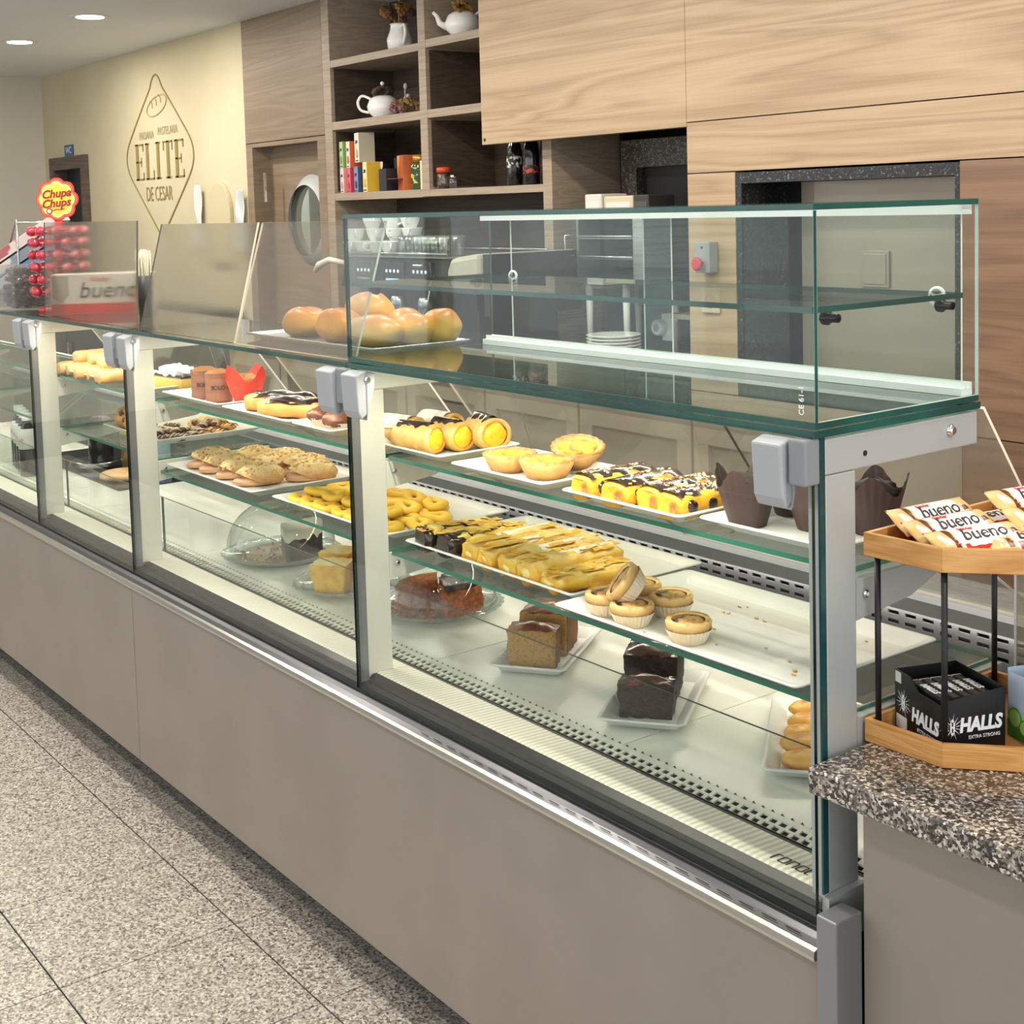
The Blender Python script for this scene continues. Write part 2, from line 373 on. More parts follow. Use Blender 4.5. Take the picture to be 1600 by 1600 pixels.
# pale kitchen wall seen through the porthole
struct(M().box(-7.6, -5.19, 2.75, 2.77, 0, 2.3).box(-6.25, -6.13, 2.68, 2.75, 0, 2.3, 1).box(-5.19, -5.172, 2.37, 2.77, 0, 2.6).build('wall_kitchen', [mat('kitchen_white', '#e9eef0', .5), mat('kitchen_grey', '#4b5052', .5)]))
kl = bpy.data.lights.new('kitchen_lamp', 'AREA'); kl.shape = 'RECTANGLE'; kl.size = 1.2; kl.size_y = .15; kl.energy = 16; kl.color = (.93, .97, 1)
ko = bpy.data.objects.new('kitchen_lamp', kl); COL.objects.link(ko); ko.location = (-6.3, 2.5, 2.55)
# service door on the cream wall
d2 = struct(M().box(-9.45, -9.36, 2.17, 2.32, 0, 2.06).box(-8.77, -8.67, 2.17, 2.32, 0, 2.06).box(-9.36, -8.77, 2.17, 2.32, 1.965, 2.06).build('door_2', wood('door_frame_wood', '#4d4038', '#5d4e45', '#6b5b50', 1, .5, 8)))
M().box(-9.36, -8.77, 2.28, 2.31, 0, 1.965).build('leaf', mat('door_leaf_black', '#22252b', .35, c2='#30343b', sc=3, stretch=(6, 1, .3)), d2)
M().box(-8.98, -8.96, 2.255, 2.28, 1.2, 1.7).build('handle', STEEL, d2)
wc = thing('toilet_sign', 'small blue square sign with white letters above the dark door', 'sign', (-9.05, 2.196, 2.105))
M().box(-.09, .09, -.006, 0, -.042, .042).build('plate', mat('sign_blue', '#2d5c8d', .4), wc)
text('lettering', 'WC', .07, WHITE, wc, (0, -.0075, 0))

# logo on the cream wall: flat gold vinyl
GOLD = mat('gold_vinyl', '#94834a', .45)
GOLDP = mat('pale_gold_vinyl', '#b3a67c', .5)
lg = thing('wall_logo', 'gold lozenge bakery emblem with bread loaf and name on the cream wall', 'emblem', (-7.37, 2.197, 1.98))
def stroke2(pts, w, closed=False, y0=-.002, y1=0.0, mm=None):
    mm = mm or M(); n = len(pts); L_, R_ = [], []
    for i, p in enumerate(pts):
        a = Vector(pts[(i-1) % n] if closed or i else p); b = Vector(pts[(i+1) % n] if closed or i < n-1 else p)
        d = (b-a).normalized(); q = Vector((-d.y, d.x))*w/2; p = Vector(p); L_.append(p+q); R_.append(p-q)
    for i in range(n if closed else n-1):
        j = (i+1) % n; mm.prism([L_[i], L_[j], R_[j], R_[i]], 'y', y0, y1)
    return mm
def bez(p0, p1, p2, n=8):
    return [tuple(Vector(p0)*(1-t)**2 + Vector(p1)*2*t*(1-t) + Vector(p2)*t*t) for t in [i/n for i in range(n)]]
W2, HT, HB = .545, .535, -.525
loz = bez((-.10, HT-.085), (0, HT+.085), (.10, HT-.085), 12)[:-1] + bez((.10, HT-.085), (.285, .30), (.465, .14), 8)[:-1] + bez((.465, .14), (W2+.085, 0), (.465, -.14), 12)[:-1] + bez((.465, -.14), (.245, -.325), (0, HB), 8)[:-1] + bez((0, HB), (-.245, -.325), (-.465, -.14), 8)[:-1] + bez((-.465, -.14), (-W2-.085, 0), (-.465, .14), 12)[:-1] + bez((-.465, .14), (-.285, .30), (-.10, HT-.085), 8)[:-1]
stroke2(loz, .011, True).build('outline', GOLD, lg)
# loaf drawing
lo_ = M()
loaf = [(.165*math.cos(a)*math.cos(.2)-.058*math.sin(a)*math.sin(.2), .335+.165*math.cos(a)*math.sin(.2)+.058*math.sin(a)*math.cos(.2)) for a in [2*PI*i/28 for i in range(28)]]
stroke2(loaf, .008, True, mm=lo_)
for k in (-.07, .0, .07): stroke2([(k-.03, .388+k*.22), (k+.0, .365+k*.2), (k+.0, .335+k*.2)], .007, mm=lo_)
lo_.build('loaf_drawing', GOLDP, lg)
text('tagline', 'PADARIA', .074, GOLDP, lg, (-.19, -.001, .150), sx=.80); text('tagline', 'PASTELARIA', .074, GOLDP, lg, (.16, -.001, .166), sx=.80)
# ELITE in tall didone letters
el = M()
def glyph(x, ch, h=.24, w=.13, z=-.02):
    st = .042; th = .010; b = z-h/2; t = z+h/2
    def bx_(x0, x1, z0, z1): el.box(x+x0, x+x1, -.0012, 0, z0, z1)
    if ch == 'E':
        bx_(.015, .015+st, b, t); bx_(0, w, b, b+th); bx_(0, w, t-th, t); bx_(.015, w*.75, z-th/2, z+th/2)
        bx_(w-.014, w, b, b+.05); bx_(w-.014, w, t-.05, t); bx_(w*.75-.01, w*.75, z-.03, z+.03)
    if ch == 'L':
        bx_(.015, .015+st, b, t); bx_(0, w, b, b+th); bx_(0, .075, t-th, t); bx_(w-.014, w, b, b+.06)
    if ch == 'I':
        bx_(.02, .02+st, b, t); bx_(0, .085, b, b+th); bx_(0, .085, t-th, t)
    if ch == 'T':
        bx_(w/2-st/2, w/2+st/2, b, t); bx_(0, w, t-th, t); bx_(w/2-.045, w/2+.045, b, b+th); bx_(0, .013, t-.06, t); bx_(w-.013, w, t-.06, t)
x = -.40
for ch, wd in zip('ELITE', (.145, .145, .10, .15, .145)):
    glyph(x, ch, w=wd); x += wd+.028
el.build('name_letters', GOLD, lg)
text('owner_line', 'DE CESAR', .135, GOLD, lg, (-.02, -.001, -.24), sx=.72, bold=-.001)
M().prism([(.03+.012*math.cos(a), -.47+.018*math.sin(a)) for a in [2*PI*i/8 for i in range(8)]], 'y', -.002, 0).build('dot', GOLD, lg)

# open shelving unit
sh = thing('wall_shelving', 'grey oak open shelving unit with pigeonholes beside the porthole door', 'shelving', (0, 0, 0))
SY0, SY1 = 2.2, 2.58
for x0, x1, z0, z1 in ((-5.168, -5.09, 1.0, CEIL), (-4.255, -4.195, 1.655, CEIL), (-3.335, -3.275, 1.0, 2.69)):
    M().box(x0, x1, SY0, SY1, z0, z1-.002).build('upright', [WGE], sh)
for x0, x1, zs in ((-5.09, -4.255, ((2.338, 2.374), (2.017, 2.058), (1.652, 1.69))), (-4.195, -3.335, ((2.345, 2.382), (2.02, 2.058), (1.655, 1.687)))):
    for z0, z1 in zs: M().box(x0+.0005, x1-.0005, SY0+.001, SY1, z0, z1).build('shelf', WGE, sh)
M().box(-5.168, -3.275, SY1+.001, SY1+.02, 1.0, CEIL-.002).build('back_panel', WD, sh)
for x0, x1 in ((-5.089, -5.085), (-4.26, -4.2555), (-4.1945, -4.19), (-3.34, -3.3355)):
    M().box(x0, x1, SY0+.02, SY1-.001, 1.70, 2.01).build('inner_lining', WD, sh); M().box(x0, x1, SY0+.02, SY1-.001, 2.06, 2.335).build('inner_lining', WD, sh)

# light oak cladding in front: overhead panel, pillar, frame around the lift
PY = 2.1
struct(M().box(-3.624, -2.375, PY, PY+.05, 1.865, CEIL).build('trim_3', WO))
o3 = struct(M().box(-2.373, 1.6, PY, PY+.05, 1.699, 1.877).build('trim_4', WO)); 
struct(M().box(-2.373, 3.5, PY, PY+.05, 1.881, CEIL).build('trim_5', WO))
struct(M().box(-2.373, -2.142, PY, PY+.05, 0, 1.695).build('trim_6', WO))
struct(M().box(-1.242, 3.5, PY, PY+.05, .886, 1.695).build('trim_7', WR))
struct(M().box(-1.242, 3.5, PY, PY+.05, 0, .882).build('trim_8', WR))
struct(M().box(1.602, 3.5, PY, PY+.05, 1.699, 1.877).build('trim_9', WO))
struct(M().box(-3.27, 1.6, PY+.2, 2.8, 2.0, 2.02).box(-2.36, -2.15, PY+.05, 2.8, 0, 2.0).build('trim_10', mat('dark_niche_side', '#1c1816', .7)))
# panel screw
tag(M().lathe([(.008, -.003), (.008, .0)], 10).xf(Matrix.Rotation(PI/2, 4, 'X')).build('panel_screw', BLACK, loc=(-3.605, PY-.001, 1.885)), 'tiny dark screw at the lower left corner of the overhead oak panel', 'screw')
# service lift: black granite frame, steel doors
BG = speckle('black_granite', ((0, '#0d0d0e'), (.7, '#1c1d1f'), (.93, '#3a3c3e'), (1, '#7b7d7e')), 220, .3)
lift = thing('service_lift', 'brushed steel lift doors in a black granite frame on the oak wall', 'lift', (-1.69, PY, 0))
M().box(-.45, .446, .003, .25, 1.655, 1.692).box(-.45, -.425, .003, .25, 0, 1.655).box(.428, .446, .003, .25, 0, 1.655).build('granite_frame', BG, lift)
M().box(-.425, -.33, .24, .26, 0, 1.655).build('jamb', mat('jamb_dark', '#15171a', .35), lift)
LSTEEL = mat('lift_steel', '#aaa294', .42, .55, c2='#a39b8d', sc=2, stretch=(1, 1, 6))
M().box(-.33, -.262, .20, .23, 0, 1.655).build('door_leaf', LSTEEL, lift, bevel=.002)
M().box(-.258, .428, .18, .21, 0, 1.655).build('door_leaf', LSTEEL, lift, bevel=.002)
M().box(-.05, .06, .172, .18, 1.30, 1.42).box(-.04, .05, .169, .172, 1.31, 1.41).build('call_plate', LSTEEL, lift, bevel=.004)
# granite hatch in the dark niche
hat = thing('granite_hatch', 'speckled brown granite frame around a black opening in the dark niche', 'hatch', (0, 2.5, 0))
M().box(-3.18, -3.085, 0, .05, 1.0, 1.86).box(-3.085, -2.36, 0, .05, 1.745, 1.86).build('frame', speckle('brown_granite', ((0, '#2b2723'), (.6, '#47413a'), (.85, '#6f675c'), (1, '#8f877a')), 160, .4), hat)
M().box(-3.085, -2.36, .04, .06, 1.0, 1.745).build('opening', BLACK, hat)
# emergency button and socket on the oak pillar
eb = thing('emergency_button', 'grey switch box with red mushroom button on the oak pillar', 'switch', (-2.262, PY, 1.40))
M().box(-.035, .035, -.045, 0, -.055, .055).build('housing', mat('switch_grey', '#9a9c9c', .45), eb, bevel=.004)
M().lathe([(.014, 0), (.014, .012), (.023, .014), (.024, .022), (.018, .028)], 20).xf(Matrix.Translation((-.008, -.045, -.022)) @ Matrix.Rotation(PI/2, 4, 'X')).build('button', mat('button_red', '#c8354a', .4), eb)
M().lathe([(.004, 0), (.004, .003)], 10).xf(Matrix.Translation((0, -.045, .035)) @ Matrix.Rotation(PI/2, 4, 'X')).build('indicator', BLACK, eb)
so = thing('wall_socket', 'pale square socket on the oak pillar below the red button', 'socket', (-2.262, PY, 1.245))
M().box(-.045, .045, -.010, 0, -.045, .045).build('plate', mat('socket_plate', '#c9bba6', .45), so, bevel=.006)
M().lathe([(.022, 0), (.024, .004), (.019, .004), (.019, 0)], 24, cap0=False, cap1=False).xf(Matrix.Translation((0, -.010, 0)) @ Matrix.Rotation(PI/2, 4, 'X')).build('socket_ring', mat('socket_dark_tan', '#9c907e', .5), so)  # ring in a darker tan than the plate
# ================================================================== refrigerated display counter
PANEL = mat('taupe_laminate', '#8e857b', .55, c2='#8a8177', sc=4)
DECK = mat('deck_white', '#f0eee4', .3)
TOP = 1.303
XL = -5.4
JOINTS = [-4.4, -3.2, -2.4, -1.2]
dc = thing('display_counter', 'long glass fronted pastry display counter with taupe base', 'display counter', (0, 0, 0))
# base
M().box(-2.3985, .018, -.014, .006, .10, .588).build('front_panel', PANEL, dc, bevel=.001)
M().box(XL, -2.4015, -.014, .006, .10, .588).build('front_panel', PANEL, dc, bevel=.001)
M().box(XL, .0, .14, .70, 0, .10).build('plinth', mat('plinth_black', '#141414', .6), dc)
M().box(XL, .012, .008, .70, .102, .60).build('carcass', mat('carcass_grey', '#3b3b3c', .6), dc)
# front rail: polished lip, ledge, gasket
M().prism([(-.026, .592), (-.028, .598), (-.026, .606), (-.020, .609), (-.016, .600), (-.016, .592)], 'x', XL, .012).build('rail_lip', mat('polished_rail', '#d8d6d0', .18, .9), dc)
M().prism([(-.019, .60), (-.019, .609), (-.011, .614), (-.009, .6125), (-.003, .619), (.004, .624), (.004, .60)], 'x', XL, .012).build('rail_ledge', mat('rail_steel', '#77777a', .22, .85), dc)
M().prism([(.0045, .60), (.0045, .634), (.012, .640), (.020, .638), (.026, .643), (.040, .650), (.040, .60)], 'x', XL, .0).build('gasket', DARK, dc)
gsl = M()
for k in range(22): x = -.95+k*.043; gsl.box(x, x+.026, -.0165, -.0155, .6138, .6146)
stuff(gsl.build('drain_slots', BLACK, dc))
# deck: front lip, perforated air grille, plates
def moire_stripes():  # lamp moire painted on the lip as stripes in colour and bump
    mt, nt, b = newmat('moire_white'); L = nt.links.new
    g = nt.nodes.new('ShaderNodeNewGeometry'); sx = nt.nodes.new('ShaderNodeSeparateXYZ'); L(g.outputs['Position'], sx.inputs[0])
    mu = nt.nodes.new('ShaderNodeMath'); mu.operation = 'MULTIPLY'; mu.inputs[1].default_value = 2*PI/.0125; L(sx.outputs[0], mu.inputs[0])
    si = nt.nodes.new('ShaderNodeMath'); si.operation = 'SINE'; L(mu.outputs[0], si.inputs[0])
    r = nt.nodes.new('ShaderNodeValToRGB'); e = r.color_ramp.elements; e[0].position = .3; e[0].color = hexc('#d3ceb6'); e[1].position = .75; e[1].color = hexc('#eeede6')
    ma = nt.nodes.new('ShaderNodeMath'); ma.operation = 'MULTIPLY_ADD'; ma.inputs[1].default_value = .5; ma.inputs[2].default_value = .5; L(si.outputs[0], ma.inputs[0])
    L(ma.outputs[0], r.inputs[0]); L(r.outputs[0], b.inputs['Base Color']); b.inputs['Roughness'].default_value = .35
    bp = nt.nodes.new('ShaderNodeBump'); bp.inputs['Strength'].default_value = .25; bp.inputs['Distance'].default_value = .002; L(ma.outputs[0], bp.inputs['Height']); L(bp.outputs[0], b.inputs['Normal'])
    return mt
MOIRE = moire_stripes()
DZ = .645
edges = [XL] + JOINTS + [0]
GY0, GY1 = .130, .180
for a, b in zip(edges, edges[1:]):
    M().prism([(.041, .640), (.041, .650), (.046, .6515), (.118, .6475), (.122, .640)], 'x', a+.001, b-.001).build('deck_lip', MOIRE, dc)
    M().box(a+.001, b-.001, .1225, .128, .64, .6485).build('grille_edge', STEEL, dc)
    # lattice with slanted openings
    la = M(); pitch = .020; bar = .0075; z0, z1 = DZ-.003, DZ
    for y0, y1 in ((.128, .134), (.149, .153), (.168, .180)): la.box(a+.001, b-.001, y0, y1, z0, z1)
    nn = int((b-a)/pitch)
    for k in range(nn+1):
        x = a+.001+k*pitch
        for y0, y1, dx in ((.134, .149, -.004), (.153, .168, -.004)):
            x1 = min(x+bar, b-.001)
            if x1 <= x: continue
            la.add([(x, y0, z1), (x1, y0, z1), (x1+dx, y1, z1), (x+dx, y1, z1), (x, y0, z0), (x1, y0, z0), (x1+dx, y1, z0), (x+dx, y1, z0)], [(0, 1, 2, 3), (7, 6, 5, 4), (0, 4, 5, 1), (1, 5, 6, 2), (2, 6, 7, 3), (3, 7, 4, 0)])
    stuff(la.build('air_grille', DECK, dc))
    # triangular ticks beyond the grille
    tk = M()
    for k in range(nn): x = a+.008+k*pitch; tk.prism([(x, .1815), (x+.008, .1815), (x-.002, .188)], 'z', DZ-.0005, DZ+.0006)
    stuff(tk.build('grille_tick', DARK, dc))
    nb = max(1, round((b-a)/.6)); wdt = (b-a)/nb
    for k in range(nb):
        M().box(a+k*wdt+.0015, a+(k+1)*wdt-.0015, .1802, .61, .638, DZ).build('deck_plate', mat('deck_plate_white', '#efeee6', .22, c2='#e9e8df', sc=3), dc, bevel=.001)
M().box(XL, 0, .123, .19, .612, .622).build('air_duct', mat('duct_black', '#1d1d1c', .6), dc)
# rear wall with three rows of slots
bw = M(); yb = .60
bw.box(XL, 0, yb, yb+.03, .60, .805); bw.box(XL, 0, yb, yb+.004, .868, .874)
rows = ((.805, .822), (.829, .838), (.845, .854), (.861, .868))
for z0, z1 in rows: bw.box(XL, 0, yb, yb+.004, z0, z1)
k = 0
x = XL
while x < -.004:
    for z0, z1 in ((.822, .829), (.838, .845), (.854, .861)): bw.box(x, min(x+.013, 0), yb, yb+.004, z0, z1)
    x += .0365
stuff(bw.build('rear_grille', mat('rear_grille_grey', '#4a4b50', .45, .2), dc))
M().box(XL, -2.42, yb-.003, yb-.001, .648, .868).build('rear_panel', mat('rear_panel_dark', '#24272b', .35), dc)
M().box(XL, 0, yb+.02, yb+.03, .80, .88).build('rear_duct', mat('rear_duct_dark', '#2c2c33', .6), dc)
M().prism([(yb-.004, .880), (yb-.0115, .880), (yb-.0115, .871), (yb-.0135, .871), (yb-.0135, .895), (yb+.0, .902), (yb+.03, .91), (yb+.10, .915), (yb+.10, .60), (yb+.035, .60), (yb+.035, .880)], 'x', XL, 0).build('rear_ledge', mat('rear_ledge_grey', '#85878a', .5, .3), dc)  # front lip drops as an added shield hiding the strip below it
M().add([(XL, yb-.0110, .8722), (0, yb-.0110, .8722), (0, yb-.0050, .8722), (XL, yb-.0050, .8722)], [(0, 1, 2, 3)]).build('light_strip', mat('added_ledge_light', '#fff6e2', .5, emit=LED_W*.6), dc)  # added unseen light strip, brightens the deck from behind
# posts, arms, screws at every joint
PX = 0.0
for jx in JOINTS + [0.0]:
    end = jx == 0
    x0 = jx-.030 if end else jx-.012
    x1 = jx
    pm = ALU if end else IVORY
    if end:
        M().box(x0, x1, .0185, .080, .655, 1.235).build('post', pm, dc, bevel=.002)
    else:
        M().box(x0, x1, .022, .080, .650, 1.235).build('post', pm, dc, bevel=.001)
    M().box(x0, x1, .018, .355, 1.2355, 1.283).build('top_arm', pm, dc, bevel=.002)
    if not end: M().box(x0-.002, x1+.0015, .002, .0215, .640, 1.235).build('post_profile', mat('profile_grey', '#8d9094', .35, .6), dc)
    for zc, yl in ((1.09, .29), (.899 if jx > -2.4 else .93, .42)):
        M().prism([(.0805, zc-.062), (.0805, zc-.006), (yl, zc-.006), (yl, zc-.018), (.20, zc-.05)], 'x', x0+.002, x1-.001).build('shelf_arm', pm, dc)
        M().lathe([(.006, 0), (.006, .002), (.003, .0035)], 12).xf(Matrix.Translation((x1, .10, zc-.028)) @ Matrix.Rotation(PI/2, 4, 'Y')).build('screw', CHROME, dc)
M().lathe([(.0095, 0), (.0095, .002), (.005, .007)], 16).xf(Matrix.Translation((0, .29, 1.263)) @ Matrix.Rotation(PI/2, 4, 'Y')).build('arm_screw', CHROME, dc)
M().lathe([(.004, 0), (.004, .0008)], 12).xf(Matrix.Translation((0, .10, 1.255)) @ Matrix.Rotation(PI/2, 4, 'Y')).build('screw_hole', BLACK, dc)
# hinge clamps holding the front panes
clampmat = GREYP
def clamp(xa, xb):
    m_ = M().prism([(-.030, 1.278), (-.006, 1.2855), (-.006, 1.200), (-.018, 1.190), (-.026, 1.206)], 'x', xa, xb)
    m_.prism([(-.006, 1.2855), (.016, 1.280), (.012, 1.245), (-.006, 1.186)], 'x', xa, xb)
    return m_.build('hinge_clamp', clampmat, dc, bevel=.003)
for jx in JOINTS + [0.0]:
    if jx < 0:
        clamp(jx-.084, jx-.020); clamp(jx+.018, jx+.078)
        M().box(jx-.020, jx+.020, -.020, .010, 1.215, 1.2865).build('clamp_core', mat('clamp_core_grey', '#7f8388', .4), dc, bevel=.003)
        M().lathe([(.007, 0), (.007, .003), (.004, .005)], 14).xf(Matrix.Translation((jx+.078, -.004, 1.268)) @ Matrix.Rotation(PI/2, 4, 'Y')).build('screw', CHROME, dc)
    else:
        clamp(-.086, -.034)
        M().box(-.030, .0, -.020, .010, 1.225, 1.2865).build('clamp_core', mat('clamp_core_grey', '#7f8388', .4), dc, bevel=.003)
# front panes (hinged), one per module
for a, b in zip(edges, edges[1:]):
    M().pane(a+.004, b-.003, -.005, .001, .628, 1.29, 'y').build('front_pane', [G, mat('pane_edge_dark', '#12211f', .2)], dc)
# shelves, one per module
for a, b in zip(edges, edges[1:]):
    zl = .897 if a >= -2.41 else .927
    M().pane(a+.003, b-.016, .085, .30, 1.089, 1.097, 'z').build('upper_shelf', [GS, mat('shelf_edge_green', '#3d7a66', .15, coat=.4)], dc)
    M().pane(a+.003, b-.016, .085, .425, zl-.007, zl+.001, 'z').build('lower_shelf', [GS, mat('shelf_edge_green', '#3d7a66', .15, coat=.4)], dc)
# low guard glass standing on the deck
for a, b in zip(edges, edges[1:]):
    o = M().pane(a-.09, b-.095 if b else -.02, .1225, .1275, .6485, .803, 'y').build('guard_glass', [G, mat('guard_edge', '#3f4a47', .3)], dc)
# top glass
for a, b in zip(edges, edges[1:]):
    M().pane(a+.001, b-.001 if b else .002, -.004, .36, 1.287, 1.297, 'z').build('top_pane', [glass('top_glass', tint='#f3f8f6', base=.06, top=.8, haze=.04, hazec='#c8ccc8', power=3.0), GE], dc)
# led strip under the top glass
LED = mat('led_white', '#fff6e2', .5, emit=LED_W); LED2 = mat('led_rear', '#fff6e2', .5, emit=LED_W*.38)
for a, b in zip(edges, edges[1:]):
    M().box(a+.10, b-.11, .022, .036, 1.2815, 1.2868).build('lamp_housing', ALU, dc)
    M().add([(a+.11, .023, 1.2813), (b-.12, .023, 1.2813), (b-.12, .035, 1.2813), (a+.11, .035, 1.2813)], [(0, 1, 2, 3)]).build('light_strip', LED, dc)
    M().box(a+.10, b-.11, .330, .346, 1.2815, 1.2868).build('lamp_housing', ALU, dc)
    M().add([(a+.11, .332, 1.2813), (b-.12, .332, 1.2813), (b-.12, .344, 1.2813), (a+.11, .344, 1.2813)], [(0, 1, 2, 3)]).build('light_strip', LED2, dc)
# sloping rear doors
def slope_door(xa, xb, y0, z0, y1, z1, th=.005):
    d = Vector((0, y1-y0, z1-z0)).normalized(); nrm = Vector((0, -d.z, d.y))*th
    mm = M(); vs = []
    for x in (xa, xb):
        for p in (Vector((x, y0, z0)), Vector((x, y1, z1)), Vector((x, y1, z1))+nrm, Vector((x, y0, z0))+nrm): vs.append(p)
    mm.add(vs, [(0, 1, 5, 4)], 0); mm.add(vs, [(3, 7, 6, 2)], 0); mm.add(vs, [(0, 3, 2, 1), (4, 5, 6, 7), (0, 4, 7, 3), (1, 2, 6, 5)], 1)
    return mm.build('rear_door', [AC, ACE], dc)
for a, b in ((-5.3, -4.2), (-4.25, -3.2), (-3.1, -2.35), (-2.35, -1.45), (-1.45, -.85), (-.85, -.02)):
    slope_door(a, b, .31, 1.10, .585, .91)
slope_door(-.60, -.002, .372, 1.284, .58, 1.0); slope_door(-1.5, -.60, .372, 1.284, .58, 1.0); slope_door(-2.39, -1.6, .372, 1.284, .58, 1.0); slope_door(-3.9, -2.5, .372, 1.284, .58, 1.0)
CGE = mat('corner_edge_teal', '#15383a', .15, c2='#1d4a4a', sc=5)
# right end: glass cheek edge, corner column
M().pane(-.003, .0005, .0075, .0180, .668, 1.287, 'y').build('corner_glass_edge', [CGE, CGE], dc)
M().box(.0185, .052, -.030, .022, 0.0, .662).build('corner_column', mat('column_alu', '#8b8b8e', .45, .5), dc, bevel=.002)
M().box(.0008, .012, .004, .0795, .60, .667).build('end_cap', ALU, dc)
# maker's mark printed on every deck lip
INK = mat('black_ink', '#1b1b1b', .5)
def ronal(xr, s=1.0):
    mm = M(); h = .017*s; w_ = .011*s; gp = .0045*s; t = .0018*s
    def seg(p, q):
        d = (Vector(q)-Vector(p)); n_ = Vector((-d.y, d.x)).normalized()*t/2; p = Vector(p); q = Vector(q); e = d.normalized()*t/2
        a1, b1, c1, d1_ = p-e+n_, q+e+n_, q+e-n_, p-e-n_
        mm.add([(v.x, v.y, zz) for zz in (0, .0004) for v in (a1, b1, c1, d1_)], [(0, 1, 2, 3), (7, 6, 5, 4), (0, 4, 5, 1), (1, 5, 6, 2), (2, 6, 7, 3), (3, 7, 4, 0)])
    x = 0
    def pl(pts):
        for a_, b_ in zip(pts, pts[1:]): seg((x+a_[0]*w_, a_[1]*h), (x+b_[0]*w_, b_[1]*h))
    pl([(0, 0), (0, .85), (.15, 1), (.7, 1)]); x += .7*w_+gp
    pl([(.12, 0), (.88, 0), (1, .12), (1, .88), (.88, 1), (.12, 1), (0, .88), (0, .12), (.12, 0)]); x += w_+gp
    pl([(0, 0), (0, 1), (.85, 1), (1, .85), (1, 0)]); x += w_+gp
    pl([(1, 0), (1, 1), (.12, 1), (0, .88), (0, .12), (.12, 0), (1, 0)]); x += w_+gp
    pl([(0, 1.2), (0, .12), (.12, 0), (.6, 0)]); x += .6*w_
    mm.xf(Matrix.Translation((xr-x, .058, .6516)) @ Matrix.Rotation(R(-3.2), 4, 'X'))
    o = mm.build('maker_mark', INK, dc); return o
for b in JOINTS + [-.012]: ronal(b-.035 if b < -.1 else b-.060, 1.05 if b > -.1 else 1.2)

# ================================================================== glass box on top of the counter
gb = thing('glass_display_box', 'empty clear glass display box with one shelf on the counter top', 'display case', (0, 0, 0))
BZ0, BZ1 = 1.304, 1.592
M().pane(-1.2, 0, 0, .358, 1.2985, 1.3065, 'z').build('bottom_pane', [glass('box_floor_glass', tint='#eef5f2', base=.07, top=.8, haze=.13, hazec='#b9c4c0', power=3.0), GE], gb)  # haze colour stands in for the ceiling's pale reflection on this pane
M().pane(-1.2, 0, 0, .358, BZ1-.008, BZ1, 'z').build('top_pane', [GH, GE], gb)
M().pane(-1.2, 0, 0, .006, 1.307, BZ1-.0085, 'y').build('front_pane', [GH, GE], gb)
M().pane(-.006, 0, .0065, .358, 1.307, BZ1-.0085, 'x').build('side_pane', [GH, GEL], gb)
M().pane(-1.2, -1.194, .0065, .358, 1.307, BZ1-.0085, 'x').build('side_pane', [GH, GE], gb)
M().pane(-1.19, -.012, .010, .338, 1.449, 1.457, 'z').build('middle_shelf', [GH, GE], gb)
M().box(-1.19, -.007, .326, .352, 1.307, 1.318).box(-1.19, -.007, .335, .338, 1.318, 1.326).box(-1.19, -.007, .349, .352, 1.318, 1.326).build('bottom_track', WHITE, gb)
M().box(-1.19, -.007, .328, .352, 1.570, 1.5835).build('top_track', WHITE, gb)
M().pane(-1.10, -.62, .339, .3425, 1.32, 1.575, 'y').build('sliding_door', [GH, mat('door_edge_white', '#e6e9e4', .3)], gb)
M().pane(-.70, -.02, .3445, .348, 1.32, 1.575, 'y').build('sliding_door', [GH, mat('door_edge_white', '#e6e9e4', .3)], gb)
for x, y in ((-1.09, .338), (-.055, .338)):
    M().lathe([(.011, 0), (.015, 0), (.015, .003), (.011, .003)], 20, cap0=False, cap1=False).xf(Matrix.Translation((x, y, 1.45 if x > -1 else 1.452)) @ Matrix.Rotation(PI/2, 4, 'X')).build('finger_ring', WHITE, gb)
for x, s_ in ((-.006, -1), (-1.194, 1)):
    for y in (.055, .305):
        M().lathe([(.006, 0), (.006, .016), (.010, .017), (.010, .024), (.008, .026)], 16).xf(Matrix.Translation((x, y, 1.440)) @ Matrix.Rotation(s_*PI/2, 4, 'Y')).build('shelf_peg', mat('peg_black', '#26292b', .2, .6), gb)
text('standard_mark', 'CE 61-1', .012, WHITE, gb, (-.022, -.0008, 1.335), (PI/2, -PI/2, 0))

# ================================================================== acrylic sneeze guards on the counter top
def guard(xa, xb, xta, xtb, yb0, yt0, zt, mts, label, name='sneeze_guard'):
    th = .005
    vs = [(xa, yb0, 1.2975), (xb, yb0, 1.2975), (xtb, yt0, zt), (xta, yt0, zt)]
    vs += [(p[0], p[1]+th, p[2]) for p in vs]
    mm = M().add(vs, [(0, 1, 2, 3), (7, 6, 5, 4)], 0).add(vs, [(0, 4, 5, 1), (1, 5, 6, 2), (2, 6, 7, 3), (3, 7, 4, 0)], 1)
    return tag(mm.build(name, mts, weld=True), label, 'screen', 'acrylic sneeze guards')
guard(-3.13, -2.372, -3.13, -2.372, .026, .040, 1.588, [FR, mat('dark_acrylic_edge', '#6b675f', .4)], 'upright scratched acrylic screen in front of the sweets on the counter')
guard(-2.335, -1.762, -2.335, -1.762, .020, .094, 1.577, [FR, ACE], 'leaning scratched acrylic screen between the upright screen and the bread')
guard(-1.756, -1.205, -1.756, -1.205, .018, .102, 1.577, [AC, ACE], 'leaning clear acrylic screen in front of the bread rolls')

